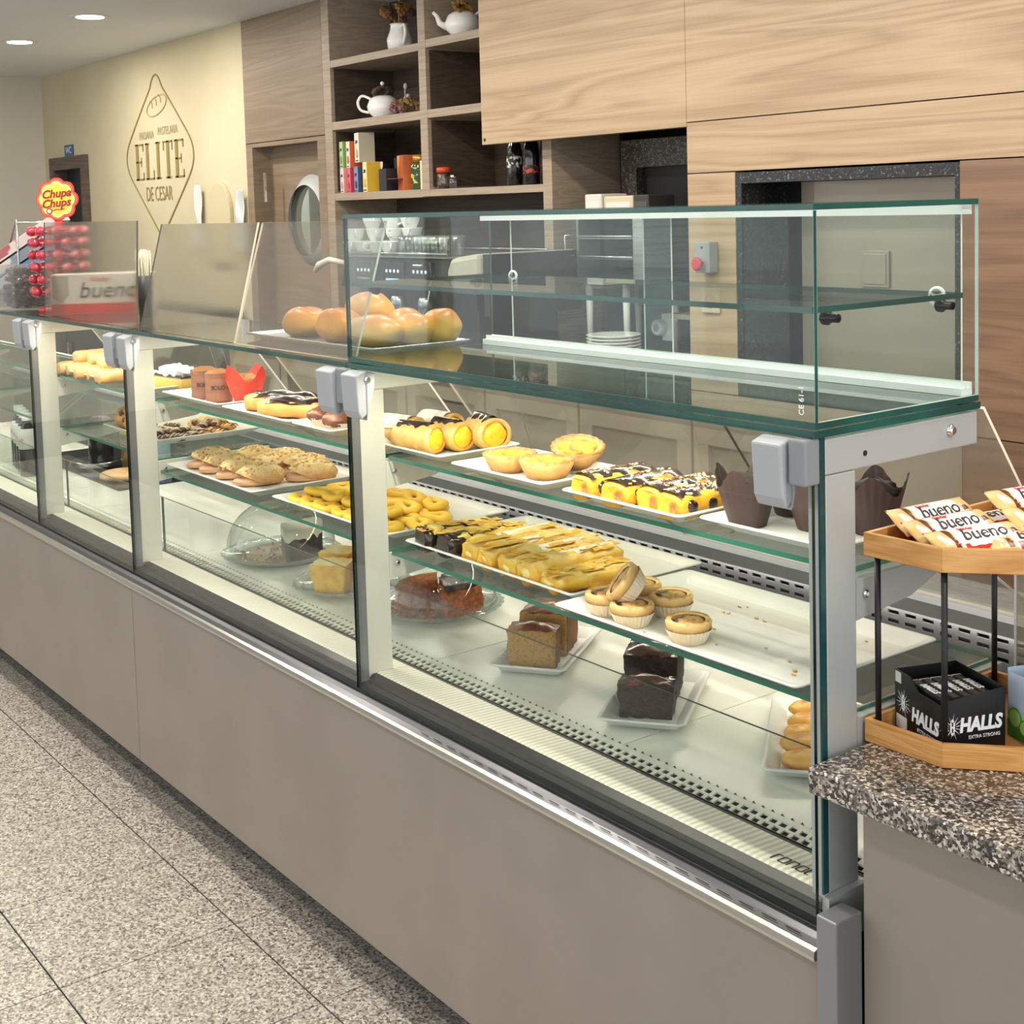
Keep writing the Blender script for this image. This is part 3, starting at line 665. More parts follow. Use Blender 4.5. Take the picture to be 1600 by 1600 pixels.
# ================================================================== granite till counter at the right end
GR = speckle('counter_granite', ((0, '#121110'), (.3, '#2f2b28'), (.5, '#5e5650'), (.7, '#8d837a'), (.88, '#b9b0a6'), (1, '#d9d2c8')), 270, .25, coat=.6)
gc = thing('granite_counter', 'grey panelled till counter with a polished speckled granite top', 'counter', (0, 0, 0))
M().box(.010, 1.5, -.034, .75, .825, .860).build('worktop', GR, gc, bevel=.003)
M().box(.0535, 1.5, .024, .72, 0, .8245).build('base_panel', PANEL, gc)
# ================================================================== trays and pastries
def rect_tray(name, label, cx, cy, sx, sy, z, rot=0, h=.022, mt=MELA, group=None, foot=True, lip=.028):
    x0, x1, y0, y1 = -sx/2, sx/2, -sy/2, sy/2
    L_ = lambda i, zz, r=.012: rrect(x0+i, x1-i, y0+i, y1-i, max(r-i*.2, .004), zz)
    mm = M().loft([L_(lip+.012, .0), L_(lip+.008, .005), L_(.004, h-.004), L_(0, h-.002), L_(.001, h), L_(.008, h), L_(lip-.004, .008), L_(lip+.004, .006)], 0, True)
    return tag(mm.build(name, mt, loc=(cx, cy, z), rot=(0, 0, rot)), label, 'tray', group)
UZ, LZ, LZC, DK = 1.0975, .8985, .9285, .6455
TF = .0065
trayg = 'white rectangular trays on the glass shelves'
rect_tray('small_tray', 'small white tray under the cream horns on the upper shelf', -1.148, .186, .275, .205, UZ, group=trayg)
rect_tray('small_tray', 'small white tray under the three large custard tarts', -.806, .167, .285, .205, UZ, group=trayg)
rect_tray('small_tray', 'small white tray under the chocolate custard slices on the upper shelf', -.468, .165, .29, .205, UZ, group=trayg)
rect_tray('small_tray', 'small white tray under the dark muffins at the right end of the upper shelf', -.175, .187, .265, .205, UZ, group=trayg)
rect_tray('small_tray', 'small white tray under the paper wrapped cakes and red wrapped muffin', -2.205, .19, .36, .20, UZ, group=trayg)
rect_tray('small_tray', 'small white tray under the chocolate eclairs', -1.815, .185, .36, .20, UZ, group=trayg)
rect_tray('small_tray', 'small white tray under the chestnut muffins beside the post', -1.53, .185, .185, .20, UZ, group=trayg)
rect_tray('small_tray', 'small white tray under the meringue topped slice', -2.56, .185, .20, .19, UZ, group=trayg)
rect_tray('small_tray', 'small pale tray under the far left rolls on the upper shelf', -3.02, .185, .42, .20, UZ, group=trayg)
rect_tray('large_tray', 'large white tray of yellow jam biscuits on the lower shelf', -1.512, .268, .535, .325, LZ, group=trayg)
rect_tray('large_tray', 'large white tray of flaky puff pastry slices on the lower shelf', -.912, .268, .545, .325, LZ, group=trayg)
rect_tray('large_tray', 'large nearly empty white tray with six small tarts and crumbs', -.352, .212, .545, .325, LZ+.0005, group=trayg)
rect_tray('large_tray', 'large white tray of almond topped sandwich pastries', -2.112, .255, .525, .33, LZ, group=trayg)
rect_tray('large_tray', 'large white tray of chocolate striped biscuits at the far left', -2.805, .325, .445, .34, LZC, group=trayg)

# ---- horns
PUFF = crust('puff_crust', ((.0, '#c08a3e'), (.35, '#d9a958'), (.7, '#e6bf7a'), (1, '#cf9848')), 60, .3, .5, .5)
CUST = mat('custard_yellow', '#f2b705', .35, c2='#f7c91e', sc=60, coat=.3, sss=.1)
CHOC = mat('dark_chocolate', '#2a1610', .22, coat=.5)
SUG = mat('icing_sugar', '#e9e4dc', .8, c2='#d2b88f', sc=90, lo=.5, hi=.75)
def horn(label, x, y, z, ang, L=.095, r=.032, top='choc'):
    t = thing('cream_horn', label, 'pastry', (x, y, z), (0, 0, ang), 'cream horns on the upper shelf')
    mm = M(); nu, nv = 28, 16
    def fn(u, v):
        a = 2*PI*u; s_ = v; k = 1 + .05*math.sin(a*1+s_*26) + .05*noise.noise(Vector((math.cos(a)*2, math.sin(a)*2, s_*5+x*30)))
        rr = r*k*(.93+.07*s_)
        return (-L/2+L*s_, rr*math.cos(a), r*.94+rr*math.sin(a)*.94)
    mm.grid(fn, nu, nv); mm.add([fn(i/nu, 0) for i in range(nu)], [tuple(range(nu))])
    # rolled rim towards the open end
    def rim(u, v):
        p = Vector(fn(u, 1)); c = Vector((L/2, 0, r*.94)); return c+(p-c)*(1-.26*v)+Vector((.003*math.sin(v*PI), 0, 0))
    mm.grid(rim, nu, 3)
    mm.build('pastry_shell', PUFF, t, weld=True)
    M().blob((L/2-.004, 0, r*.94), .012, r*.76, r*.74, 20, 10, amp=.12, seed=x*9).build('custard_filling', CUST, t)
    if top == 'choc':
        M().grid(lambda u, v: (-L*.47+L*.86*v, (u-.5)*r*1.25*(.75+.3*noise.noise(Vector((v*5, y*30, 0)))), r*1.93-abs(u-.5)**2*r*1.15+.0035*math.sin(PI*u)), 10, 14).build('chocolate_glaze', CHOC, t)
    else:
        M().grid(lambda u, v: (-L*.48+L*.86*v, r*1.03*math.cos(PI*(.08+.84*u)), r*.94+(r*1.04)*math.sin(PI*(.08+.84*u))*(.97+.05*noise.noise(Vector((u*6, v*6, 3))))), 14, 12).build('sugar_dusting', SUG, t)
    return t
z = UZ+TF
horn('cream horn with chocolate top at the front of its tray', -1.150, .128, z, R(18))
horn('cream horn with chocolate top in the middle of its tray', -1.135, .195, z, R(2), top='choc')
horn('tilted cream horn at the right rear of its tray', -1.085, .252, z, R(-12), L=.09, r=.036)
horn('sugar dusted cream horn beside the post at the tray front', -1.262, .158, z, R(12), top='s')
horn('sugar dusted cream horn at the back of its tray', -1.245, .245, z, R(6), top='s')

# ---- large custard tarts
SHELL = crust('tart_shell', ((.0, '#9a6f3c'), (.4, '#c4924f'), (.8, '#dcb274'), (1, '#b9803c')), 70, .3, .6, .4)
TCUST = mat('baked_custard', '#eeb52c', .55, c2='#8e4a16', sc=55, det=4, lo=.48, hi=.68)
def big_tart(label, x, y, z, r=.050, h=.033, tilt=0):
    t = thing('custard_tart', label, 'tart', (x, y, z), (tilt, 0, R(53)), 'large custard tarts on the upper shelf')
    rf = lambda k, a: 1 + (.035*math.cos(18*a) if k > 0 else 0) + .03*math.sin(3*a+k)
    M().lathe([(r*.72, 0), (r*.86, h*.4), (r*1.0, h*.9), (r*1.03, h), (r*.95, h*1.06), (r*.86, h*.9)], 54, rf=rf).build('shell', SHELL, t)
    M().lathe([(r*.86, h*.86), (r*.6, h*.97), (r*.3, h*1.0), (.001, h*1.0)], 32, rf=lambda k, a: 1+.04*math.sin(5*a+k)).build('custard', TCUST, t)
    return t
big_tart('large custard tart at the left of its tray', -.868, .150, z)
big_tart('large custard tart at the front of the three', -.768, .158, z)
big_tart('large pale custard tart tilted over the one in front', -.795, .255, z+.012, tilt=R(14))

# ---- soft slices (puff strips): loft of a rounded section
def strip(mm, L, w_, h, seed=0, amp=.1, n=18, nv=16, mi=0, z0=0):
    loops = []
    for j in range(nv+1):
        v = j/nv; e = min(1, .72+1.6*min(v, 1-v)*2)
        lp = []
        for i in range(n):
            a = 2*PI*i/n; c, s_ = math.cos(a), math.sin(a)
            px = math.copysign(abs(c)**.55, c)*w_/2; pz = math.copysign(abs(s_)**.6, s_)*h/2
            k = 1+amp*noise.noise(Vector((c*1.5+seed, s_*1.5, v*6)))
            lp.append((px*k*e, -L/2+L*v+amp*.02*noise.noise(Vector((c*2, s_*2, seed))), z0+h/2+pz*k*(e if s_ > 0 else 1)))
        loops.append(lp)
    return mm.loft(loops, mi, True)
SLICE = mat('custard_slice', '#e5a828', .5, c2='#8f5a1e', sc=38, det=5, lo=.50, hi=.72, bump=.5, bsc=60)
ALM = mat('chopped_nuts', '#e9d9b0', .6, c2='#7a2f1c', sc=120, lo=.48, hi=.56)
def choc_slice(label, x, y, z, ang, L=.145, nuts=False, s_=0):
    t = thing('custard_slice', label, 'pastry', (x, y, z), (0, 0, ang), 'chocolate custard slices on the upper shelf')
    strip(M(), L, .068, .042, s_, .14).build('pastry', SLICE, t)
    M().grid(lambda u, v: ((u-.5)*.060*(1+.4*noise.noise(Vector((v*5, s_, 2)))), -L*.47+L*.94*v, .0460-abs(u-.5)**2*.034+.002*noise.noise(Vector((u*7, v*11, s_)))), 8, 22).build('chocolate_stripe', CHOC, t)
    mm = M()
    for k in range(90 if nuts else 30):
        px, py = random.uniform(-.024, .024), random.uniform(-L*.42, L*.42); mm.blob((px, py, .0470-abs(px)*.28), .0032, .004, .0026, 6, 4)
    stuff(mm.build('nut_crumbs', ALM, t))
    for k in range(3):
        M().blob((.031, -L*.32+k*L*.27, .022), .006, .012, .011, 10, 6, amp=.2, seed=k+s_).build('chocolate_patch', CHOC, t)
    return t
choc_slice('chocolate striped custard slice leftmost on its tray', -.570, .150, z, R(-6), s_=1.3)
choc_slice('chocolate striped custard slice second from left', -.500, .150, z, R(4), s_=4.1)
choc_slice('nut topped custard slice third from left', -.425, .165, z, R(-2), nuts=True, s_=7.7)
choc_slice('nut topped custard slice beside the dark muffin', -.365, .155, z, R(-4), nuts=True, s_=9.2)

# ---- muffins in pointed paper
def tulip(name, label, x, y, z, paper, dome, rb=.028, rt_=.047, h=.062, rise=.03, ang=0, group=None, blobh=.028):
    t = thing(name, label, 'muffin', (x, y, z), (0, 0, ang), group)
    def fn(u, v):
        a = 2*PI*u; pk = abs(math.cos(2*a))**2.2
        rr = rb+(rt_-rb)*v**.9*(1+.16*pk*v) ; fold = 1+.03*math.sin(24*a)*v
        return (rr*fold*math.cos(a), rr*fold*math.sin(a), (h+rise*pk)*v)
    M().grid(fn, 72, 12).add([fn(i/36, 0) for i in range(36)], [tuple(range(36))]).build('paper_wrapper', paper, t, weld=True)
    M().blob((0, 0, h*.86), rt_*.78, rt_*.78, blobh, 26, 14, amp=.22, fr=14, seed=x*7+y).build('cake', dome, t)
    return t
DPAPER = mat('dark_brown_paper', '#4a3632', .6, c2='#3f2d29', sc=8)
DCAKE = mat('chocolate_cake', '#1c1413', .7, c2='#33241f', sc=70, bump=.5, bsc=90)
mg = 'dark chocolate muffins in brown paper'
tulip('chocolate_muffin', 'dark chocolate muffin in pointed brown paper at the tray front', -.262, .150, UZ+TF, DPAPER, DCAKE, ang=.35, group=mg)
tulip('chocolate_muffin', 'dark chocolate muffin partly hidden by the hinge clamp', -.265, .255, UZ+TF, DPAPER, DCAKE, ang=.9, group=mg)
tulip('chocolate_muffin', 'dark chocolate muffin pressed against the corner glass', -.175, .205, UZ+TF, DPAPER, DCAKE, ang=.1, group=mg)
tulip('chocolate_muffin', 'dark muffin behind the corner post above the snack tray', -.100, .245, UZ+TF, DPAPER, DCAKE, ang=.6, group=mg)
RPAPER = mat('red_paper', '#e8402f', .55, c2='#d93527', sc=8)
BCAKE = crust('brown_cake_top', ((0, '#6d3f1c'), (.5, '#9a5f2c'), (.8, '#b87a3d'), (1, '#8a5224')), 60, .35, .6, .5)
tulip('red_wrapped_muffin', 'brown muffin in pointed bright red paper', -2.072, .195, UZ+TF, RPAPER, BCAKE, ang=.5, rb=.027, rt_=.05, h=.062, rise=.038)

# ---- paper wrapped rice cakes
WRAP = mat('brown_wrap_paper', '#8c5d45', .55, c2='#7d4f39', sc=14, stretch=(1, 1, 5))
for k, (x, y) in enumerate([(-2.262, .165), (-2.172, .165)]):
    t = thing('wrapped_cake', ['round cake in a printed brown paper band, left of the pair', 'round cake in a printed brown paper band beside the red muffin'][k], 'cake', (x, y, UZ+TF), (0, 0, R(40)), 'paper wrapped cakes on the upper shelf')
    M().lathe([(.034, 0), (.0355, .004), (.0345, .022), (.0352, .024), (.0352, .056), (.0345, .058), (.0365, .078)], 36, cap1=False).build('paper_band', WRAP, t)
    M().blob((0, 0, .072), .035, .035, .016, 26, 12, amp=.12, seed=k).build('cake_top', crust('rice_cake_top', ((0, '#8a5026'), (.6, '#a86a34'), (1, '#925724')), 50, .3, .6, .4), t)
    word = 'BOLO DE'
    for i, ch in enumerate(word):
        if ch == ' ': continue
        a = R(-82 + i*15 - 10)
        o = text('lettering', ch, .0155, mat('brown_print', '#3c221a', .6), t, (.0357*math.cos(a), .0357*math.sin(a), .040), (PI/2, 0, a+PI/2), bold=.0006)

# ---- eclairs
def eclair(label, x, y, ang):
    t = thing('eclair', label, 'pastry', (x, y, UZ+TF), (0, 0, ang), 'chocolate eclairs on the upper shelf')
    strip(M(), .20, .062, .044, x*5, .16).build('pastry', crust('choux', ((0, '#9a6628'), (.4, '#c8924a'), (.8, '#dcb069'), (1, '#c4873f')), 50, .3, .5, .3), t)
    M().grid(lambda u, v: ((u-.5)*.066*(1-.5*abs(v*2-1)**5), -.098+.196*v, .0515-abs(u-.5)**2.4*.07-.014*abs(v*2-1)**6+.0025*math.sin(v*14+u*3)), 10, 24).build('chocolate_glaze', CHOC, t)
    return t
eclair('chocolate eclair at the back left of the pair', -1.885, .205, R(-58))
eclair('chocolate eclair at the front of the pair', -1.765, .175, R(-66))

# ---- small muffins in fluted cups
PAPERW = mat('white_fluted_paper', '#e9ddc9', .7, c2='#dcc9ab', sc=20)
def cup(mm, rb, rt_, h, n=24, mi=0, z0=0):
    loops = []
    for v in (0, .5, 1):
        loops.append([((rb+(rt_-rb)*v)*(1+.022*(1 if i % 2 else -1))*math.cos(2*PI*i/(2*n)), (rb+(rt_-rb)*v)*(1+.022*(1 if i % 2 else -1))*math.sin(2*PI*i/(2*n)), z0+h*v) for i in range(2*n)])
    return mm.loft(loops, mi, False, True, False)
CHEST = crust('chestnut_top', ((0, '#36180a'), (.5, '#5a2a0e'), (.8, '#7a4018'), (1, '#3c1c0a')), 35, .4, .45, .3, .1)
for k, (x, y, lb) in enumerate([(-1.60, .165, 'chestnut brown muffin in fluted paper, left of three'), (-1.555, .235, 'chestnut brown muffin in fluted paper at the back of three'), (-1.505, .150, 'chestnut brown muffin in fluted paper beside the post')]):
    t = thing('small_muffin', lb, 'muffin', (x, y, UZ+TF), group='chestnut muffins on the upper shelf')
    cup(M(), .030, .040, .022).build('paper_cup', PAPERW, t)
    M().blob((0, 0, .026), .041, .041, .022, 26, 12, amp=.14, seed=k*3).build('cake', CHEST, t)

# ---- meringue slice and rolls at the left
t = thing('meringue_slice', 'layered yellow cake slice with white meringue top behind the post', 'cake', (-2.52, .20, UZ+TF), (0, 0, R(8)))
M().box(-.075, .075, -.035, .035, 0, .034).build('sponge', crust('yellow_sponge', ((0, '#c99a2f'), (.5, '#dcb04a'), (1, '#e6c069')), 60, .3, .7, .4), t, bevel=.004)
M().box(-.073, .073, -.034, .034, .0345, .044).build('chocolate_layer', CHOC, t, bevel=.003)
M().blob((0, 0, .05), .074, .036, .017, 30, 12, amp=.5, fr=22, seed=3).build('meringue', mat('meringue_white', '#f5f1ea', .5), t)
ROLL = crust('roll_crust', ((0, '#b98241'), (.4, '#dba95f'), (.8, '#eecb8a'), (1, '#dba85c')), 45, .3, .55, .4)
rg = 'filled pastry rolls at the far left of the upper shelf'
rp = [(-3.17, .15, 0), (-3.11, .155, 0), (-3.05, .16, 0), (-2.99, .15, 0), (-2.93, .155, 0), (-2.87, .155, 0), (-2.81, .15, 0), (-3.14, .19, 1), (-3.05, .20, 1), (-2.96, .20, 1), (-2.88, .19, 1)]
r0 = None
for k, (x, y, lv) in enumerate(rp):
    zz = UZ+TF+lv*.034
    if r0 is None:
        r0 = thing('pastry_roll', 'golden filled pastry roll on the far left tray', 'pastry', (x, y, zz), (0, 0, 0), rg)
        strip(M(), .15, .048, .038, 3, .16).build('pastry', ROLL, r0)
        M().blob((0, -.069, .019), .014, .008, .011, 14, 8, amp=.2).build('filling', mat('ham_filling', '#b9805f', .6, c2='#e6d3b8', sc=60), r0)
    else:
        dup(r0, (x, y+random.uniform(-.01, .01), zz), (0, 0, random.uniform(-.12, .12)+.1*lv), 'golden filled pastry roll lying across the row beneath' if lv else None)

# ---- yellow jam biscuits
BISC = crust('yellow_biscuit', ((0, '#c98a1f'), (.35, '#e9b32c'), (.7, '#f3c93f'), (1, '#eab733')), 50, .3, .6, .35)
JAM = mat('dark_jam', '#4a1c0e', .25, coat=.4)
bg_ = 'yellow ring biscuits on the lower shelf'
b0 = None
spots = []
for j in range(4):
    for i in range(7):
        x = -1.715+i*.066+(.03 if j % 2 else 0)+random.uniform(-.006, .006); y = .155+j*.062+random.uniform(-.006, .006)
        if x > -1.285: continue
        if j == 3 and i > 4: continue
        spots.append((x, y, 0))
for j in range(3):
    for i in range(5):
        if (i+j) % 4 == 3: continue
        spots.append((-1.685+i*.075+random.uniform(-.01, .01), .19+j*.062, .016))
for k, (x, y, dz) in enumerate(spots):
    rz = random.uniform(-.5, .5)
    if b0 is None:
        b0 = thing('ring_biscuit', 'yellow ring biscuit with dark jam slot on the lower tray', 'biscuit', (x, y, LZ+TF+dz), (0, 0, rz), bg_)
        mm = M(); n1, n2 = 28, 10
        def tor(u, v):
            a, b_ = 2*PI*u, 2*PI*v; tr = .0125*(1+.12*math.sin(a*6+b_))
            return ((.0235+tr*math.cos(b_))*math.cos(a)*1.15, (.017+tr*math.cos(b_))*math.sin(a), .011+.010*math.sin(b_)+.002*math.sin(a*2))
        mm.grid(tor, n1, n2).build('dough', BISC, b0, weld=True)
        M().blob((0, 0, .011), .012, .0055, .005, 12, 6).build('jam', JAM, b0)
    else:
        dup(b0, (x, y, LZ+TF+dz), (random.uniform(-.12, .12) if dz else 0, random.uniform(-.15, .15) if dz else 0, rz), 'yellow ring biscuit lying on top of the others' if dz else None)

# ---- puff pastry slices
FLAKE = crust('flaky_pastry', ((.0, '#b9781c'), (.3, '#dc9f26'), (.6, '#ebbd42'), (1, '#f2d888')), 50, .4, .5, .8)
CREAM = mat('pastry_cream', '#f2d36a', .35, c2='#f6e3a0', sc=25)
GLZ = mat('icing_white', '#f4eedd', .35)
pg_ = 'puff pastry slices on the lower shelf'
def puff(label, x, y, L, ang=0, dip=False, top='sugar', s_=0, h=.046, w_=.066):
    t = thing('puff_slice', label, 'pastry', (x, y, LZ+TF), (0, 0, ang), pg_)
    strip(M(), L, w_, h, s_, .36, 26, 26).build('pastry', FLAKE, t)
    mm = M()
    for k in range(9):      # loose flakes of crust
        a = random.uniform(-.018, .018); yy = -L*.42+k*L*.10
        mm.grid(lambda u, v: (a+(u-.5)*.03, yy+(v-.5)*.05, h+.001+.004*noise.noise(Vector((u*3+k, v*3, s_)))), 4, 4)
    mm.build('flakes', FLAKE, t)
    if dip:
        strip(M(), L*.33, w_*1.05, h*1.04, s_+2, .12).xf(Matrix.Translation((0, -L*.36, -.0)) ).build('chocolate_end', CHOC, t)
        for k in range(3):
            M().grid(lambda u, v: (-.028+.056*u, L*(-.05+.16*k)+(v-.5)*.012+.02*u, h*.97-abs(u-.5)**2*.03+.003), 8, 3).build('chocolate_drizzle', CHOC, t)
    elif top == 'sugar':
        M().grid(lambda u, v: ((u-.5)*.034*(1+.5*noise.noise(Vector((v*6, s_, 1)))), -L*.20+L*.66*v, h*1.0+.0025-abs(u-.5)**2*.02), 6, 16).build('icing', GLZ, t)
    else:
        for k in range(7):
            M().blob((random.uniform(-.022, .022), -L*.35+k*L*.11, h*.98), .010, .008, .003, 10, 6, amp=.2, seed=k).build('almond_flake', mat('almond', '#e8c98f', .5, c2='#c98f4a', sc=60), t)
    M().blob((0, -L*.47, h*.45), w_*.33, .008, h*.26, 14, 8, amp=.2, seed=s_).build('cream_filling', CREAM if not dip else CHOC, t)
    return t
puff('puff slice with chocolate dipped end, leftmost on its tray', -1.118, .200, .17, R(-8), True, s_=1)
puff('puff slice with chocolate drizzle, second from the left', -1.050, .212, .18, R(-4), True, s_=2.5)
puff('flaky puff slice right of the chocolate ones', -.985, .235, .21, R(2), s_=4)
puff('flaky puff slice, fourth along the tray', -.918, .235, .22, R(-3), s_=5.5)
puff('flaky puff slice, fifth along the tray', -.852, .235, .23, R(2), s_=7)
puff('flaky puff slice with a few chocolate crumbs', -.786, .225, .21, R(-2), s_=8.5)
puff('flat almond puff slice at the right of the tray', -.715, .205, .17, R(-6), top='almond', s_=10, h=.034)

# ---- small tarts in white cups, crumbs
TSH = crust('small_tart_shell', ((0, '#b98a4a'), (.5, '#d6ad6b'), (.85, '#e2bf82'), (1, '#c1904c')), 60, .3, .6, .3)
TFI = mat('tart_filling', '#c79a5c', .4, c2='#3f2a2a', sc=55, lo=.5, hi=.62, coat=.2)
tg = 'small tarts in white paper cups'
def tart(label, x, y, z, rot=(0, 0, 0)):
    t = thing('small_tart', label, 'tart', (x, y, z), rot, tg)
    cup(M(), .0265, .0368, .022, n=30).build('paper_cup', PAPERW, t)
    M().lathe([(.0305, .016), (.0350, .0222), (.0368, .034), (.033, .0385), (.027, .035)], 40, rf=lambda k, a: 1+.02*math.sin(9*a+k), cap1=False).build('shell', TSH, t)
    M().lathe([(.0275, .034), (.018, .037), (.001, .037)], 28, rf=lambda k, a: 1+.05*math.sin(4*a+k)).build('filling', TFI, t)
    return t
zt = LZ+.0005+TF
tart('small tart in a white cup, leftmost of the cluster', -.560, .118, zt)
tart('small tart in a white cup at the front of the cluster, under the tilted one', -.485, .108, zt)
tart('small tart tilted on its side on top of the cluster', -.500, .132, zt+.046, (R(52), 0, R(-37)))
tart('small tart in a white cup at the right of the cluster', -.480, .192, zt)
tart('small tart in a white cup at the back of the cluster', -.565, .200, zt)
tart('small tart in a white cup standing alone', -.360, .115, zt)
cr = M()
for k in range(34):
    x, y = random.uniform(-.50, -.13), random.uniform(.09, .32); cr.blob((x, y, zt+.0008), random.uniform(.002, .006), random.uniform(.0015, .004), .0014, 6, 4)
tag(stuff(cr.build('pastry_crumbs', mat('crumb', '#d8b878', .7, c2='#b98a4a', sc=200))), 'scattered golden crumbs on the nearly empty white tray', 'crumbs')

# ---- almond sandwich pastries
SAND = crust('almond_shell', ((0, '#c98f55'), (.35, '#dba76a'), (.6, '#ecc98d'), (1, '#f0d9a4')), 90, .35, .6, .9)
PINK = mat('pale_cream_filling', '#e0b18c', .5)
sg = 'almond topped sandwich pastries on the lower shelf'
def sandw(label, x, y, ang, s_):
    t = thing('sandwich_pastry', label, 'pastry', (x, y, LZ+TF), (0, 0, ang), sg)
    M().blob((0, -.004, .008), .033, .060, .012, 20, 12, amp=.1, seed=s_, flat=-.008).build('lower_half', crust('bun_pale', ((0, '#d39a6a'), (1, '#e3b58b')), 40, .3, .6, .3), t)
    M().blob((0, -.018, .013), .030, .046, .010, 18, 10).build('cream', PINK, t)
    mm = M().blob((0, .006, .020), .037, .064, .034, 28, 18, amp=.2, fr=18, seed=s_+3, fn=lambda p, d: Vector((p.x*(1-max(0, -p.y)*3), p.y, max(p.z, -.016+max(0, -p.y+.01)*.45))))
    mm.build('upper_half', SAND, t)
    ch = M()
    for k in range(60):
        a, b_ = random.uniform(-PI, PI), random.uniform(.1, 1.35)
        d = Vector((math.sin(b_)*math.cos(a), math.sin(b_)*math.sin(a), math.cos(b_))); p = Vector((d.x*.036, d.y*.062+.006, d.z*.033+.021))
        ch.blob(p, random.uniform(.004, .0075), random.uniform(.003, .005), .0028, 6, 4, amp=.3, seed=k)
    stuff(ch.build('almond_chips', mat('almond_chip', '#f0d497', .6, c2='#d9a65c', sc=200), t))
for k, (x, y, a, lb) in enumerate([(-2.315, .195, -10, 'leftmost almond sandwich pastry of the front row'), (-2.225, .190, -12, 'second almond sandwich pastry of the front row'), (-2.115, .188, -14, 'third almond sandwich pastry of the front row'), (-1.995, .180, -20, 'almond sandwich pastry at the front corner of the tray'), (-2.245, .285, 5, 'almond sandwich pastry in the middle of the left side'), (-2.150, .330, -15, 'almond sandwich pastry at the back of the tray'), (-2.035, .335, -20, 'almond sandwich pastry at the back right of the tray'), (-1.945, .305, -30, 'almond sandwich pastry at the right corner of the tray'), (-2.10, .262, 0, 'almond sandwich pastry in the centre of the tray')]):
    sandw(lb, x, y, R(a), k*2.3)

# ---- chocolate striped biscuits and jam swirls
DB = mat('striped_biscuit', '#3a2016', .45, c2='#7a4c2c', sc=30)
PB = mat('pale_biscuit', '#d9a96b', .6, c2='#c78f50', sc=40)
DRZ = mat('white_drizzle', '#ead9c2', .4)
def drz(name, label, base, line, grp):
    t = thing(name, label, 'biscuit', (0, 0, 0), group=grp)
    M().blob((0, 0, .009), .026, .020, .011, 18, 8, amp=.15).build('biscuit', base, t)
    mm = M()
    for k in range(4):
        xx = -.018+k*.012; mm.tube([(xx-.004, -.016, .013), (xx, -.006, .0195), (xx+.003, .006, .0195), (xx+.006, .016, .013)], .0016, 5)
    mm.build('drizzle', line, t)
    return t
pa = drz('striped_biscuit', 'dark biscuit with pale drizzled lines on the far left tray', DB, DRZ, 'chocolate striped biscuits')
pb_ = drz('drizzled_biscuit', 'pale biscuit with dark drizzled lines on the far left tray', PB, CHOC, 'pale drizzled biscuits')
first = [True, True]
for i in range(4):
    for j in range(6):
        x = -2.63-i*.045+random.uniform(-.006, .006); y = .195+j*.042+random.uniform(-.005, .005); k = 1 if (j > 3 and i < 2) or (j == 3 and i == 0) else 0
        src = (pa, pb_)[k]; zz = LZC+TF+random.choice((0, 0, .012)); rr = (random.uniform(-.2, .2), random.uniform(-.2, .2), random.uniform(-1, 1))
        if first[k]: src.location = (x, y, zz); src.rotation_euler = (0, 0, rr[2]); first[k] = False
        else: dup(src, (x, y, zz), rr)
for k, (x, y) in enumerate([(-2.80, .38), (-2.84, .42), (-2.79, .44)]):
    o = M().blob((0, 0, .012), .045, .03, .014, 20, 10, amp=.2, seed=k).build('yellow_biscuit', mat('bright_yellow_dough', '#f1c022', .5, c2='#e0a416', sc=40), loc=(x, y, LZC+TF))
    tag(o, ['bright yellow biscuit behind the striped ones', 'bright yellow biscuit at the far back of the striped tray', 'bright yellow biscuit lying at the rear edge of its tray'][k], 'biscuit', 'yellow biscuits behind the striped ones')
for k, (x, y) in enumerate([(-2.960, .225), (-2.860, .215)]):
    t = thing('jam_swirl', ['golden bun with a dark jam eye, left of the pair', 'golden bun with dark jam beside the window post'][k], 'pastry', (x, y, LZC+TF), (0, 0, k*.6), 'jam swirl buns')
    M().blob((0, 0, .034), .056, .050, .040, 24, 14, amp=.14, seed=k+2, flat=-.034).build('bun', crust('swirl_bun', ((0, '#b8792e'), (.5, '#d99f4c'), (1, '#c98836')), 30, .3, .4, .3, .2), t)
    M().blob((.014, -.034, .050), .016, .012, .013, 12, 8).build('jam', mat('red_jam', '#5c1f14', .25, coat=.4), t)
    M().blob((-.036, -.024, .040), .012, .011, .011, 12, 8).build('jam', mat('red_jam', '#5c1f14', .25, coat=.4), t)

# ---- deck: cakes on long plates
def cake(mm, w_, d, h, seed, amp=.05, taper=.0, n=10):
    """block of cake with rough faces: slots 0 cut face, 1 top"""
    def pt(a, b, c):
        p = Vector(((a-.5)*w_*(1+taper*(c-.5)), (b-.5)*d*(1+taper*(c-.5)), c*h)); q = p*60+Vector((seed, 0, 0))
        nz = noise.noise(q)*amp*.08; ctr = Vector((0, 0, h/2)); dr = (p-ctr).normalized(); p += dr*nz
        return p
    for f, mi in ((lambda u, v: pt(u, 0, v), 0), (lambda u, v: pt(u, 1, v), 2), (lambda u, v: pt(0, u, v), 2), (lambda u, v: pt(1, u, v), 2), (lambda u, v: pt(u, v, 0), 2)):
        mm.grid(f, n, n, mi, True)
    mm.grid(lambda u, v: pt(u, v, 1)+Vector((0, 0, .010*math.sin(PI*min(1, max(0, u)))*math.sin(PI*v)+.004*noise.noise(Vector((u*5, v*5, seed))))), n, n, 1, True)
    return mm
LC = [mat('loaf_crumb', '#b4884a', .8, c2='#7d5a2c', sc=200, lo=.5, hi=.8, bump=.4, bsc=120), mat('loaf_glaze', '#7a3a22', .3, c2='#c98a5c', sc=35, lo=.5, hi=.66, coat=.4), mat('loaf_crust', '#7d5128', .6, c2='#6a4220', sc=30)]
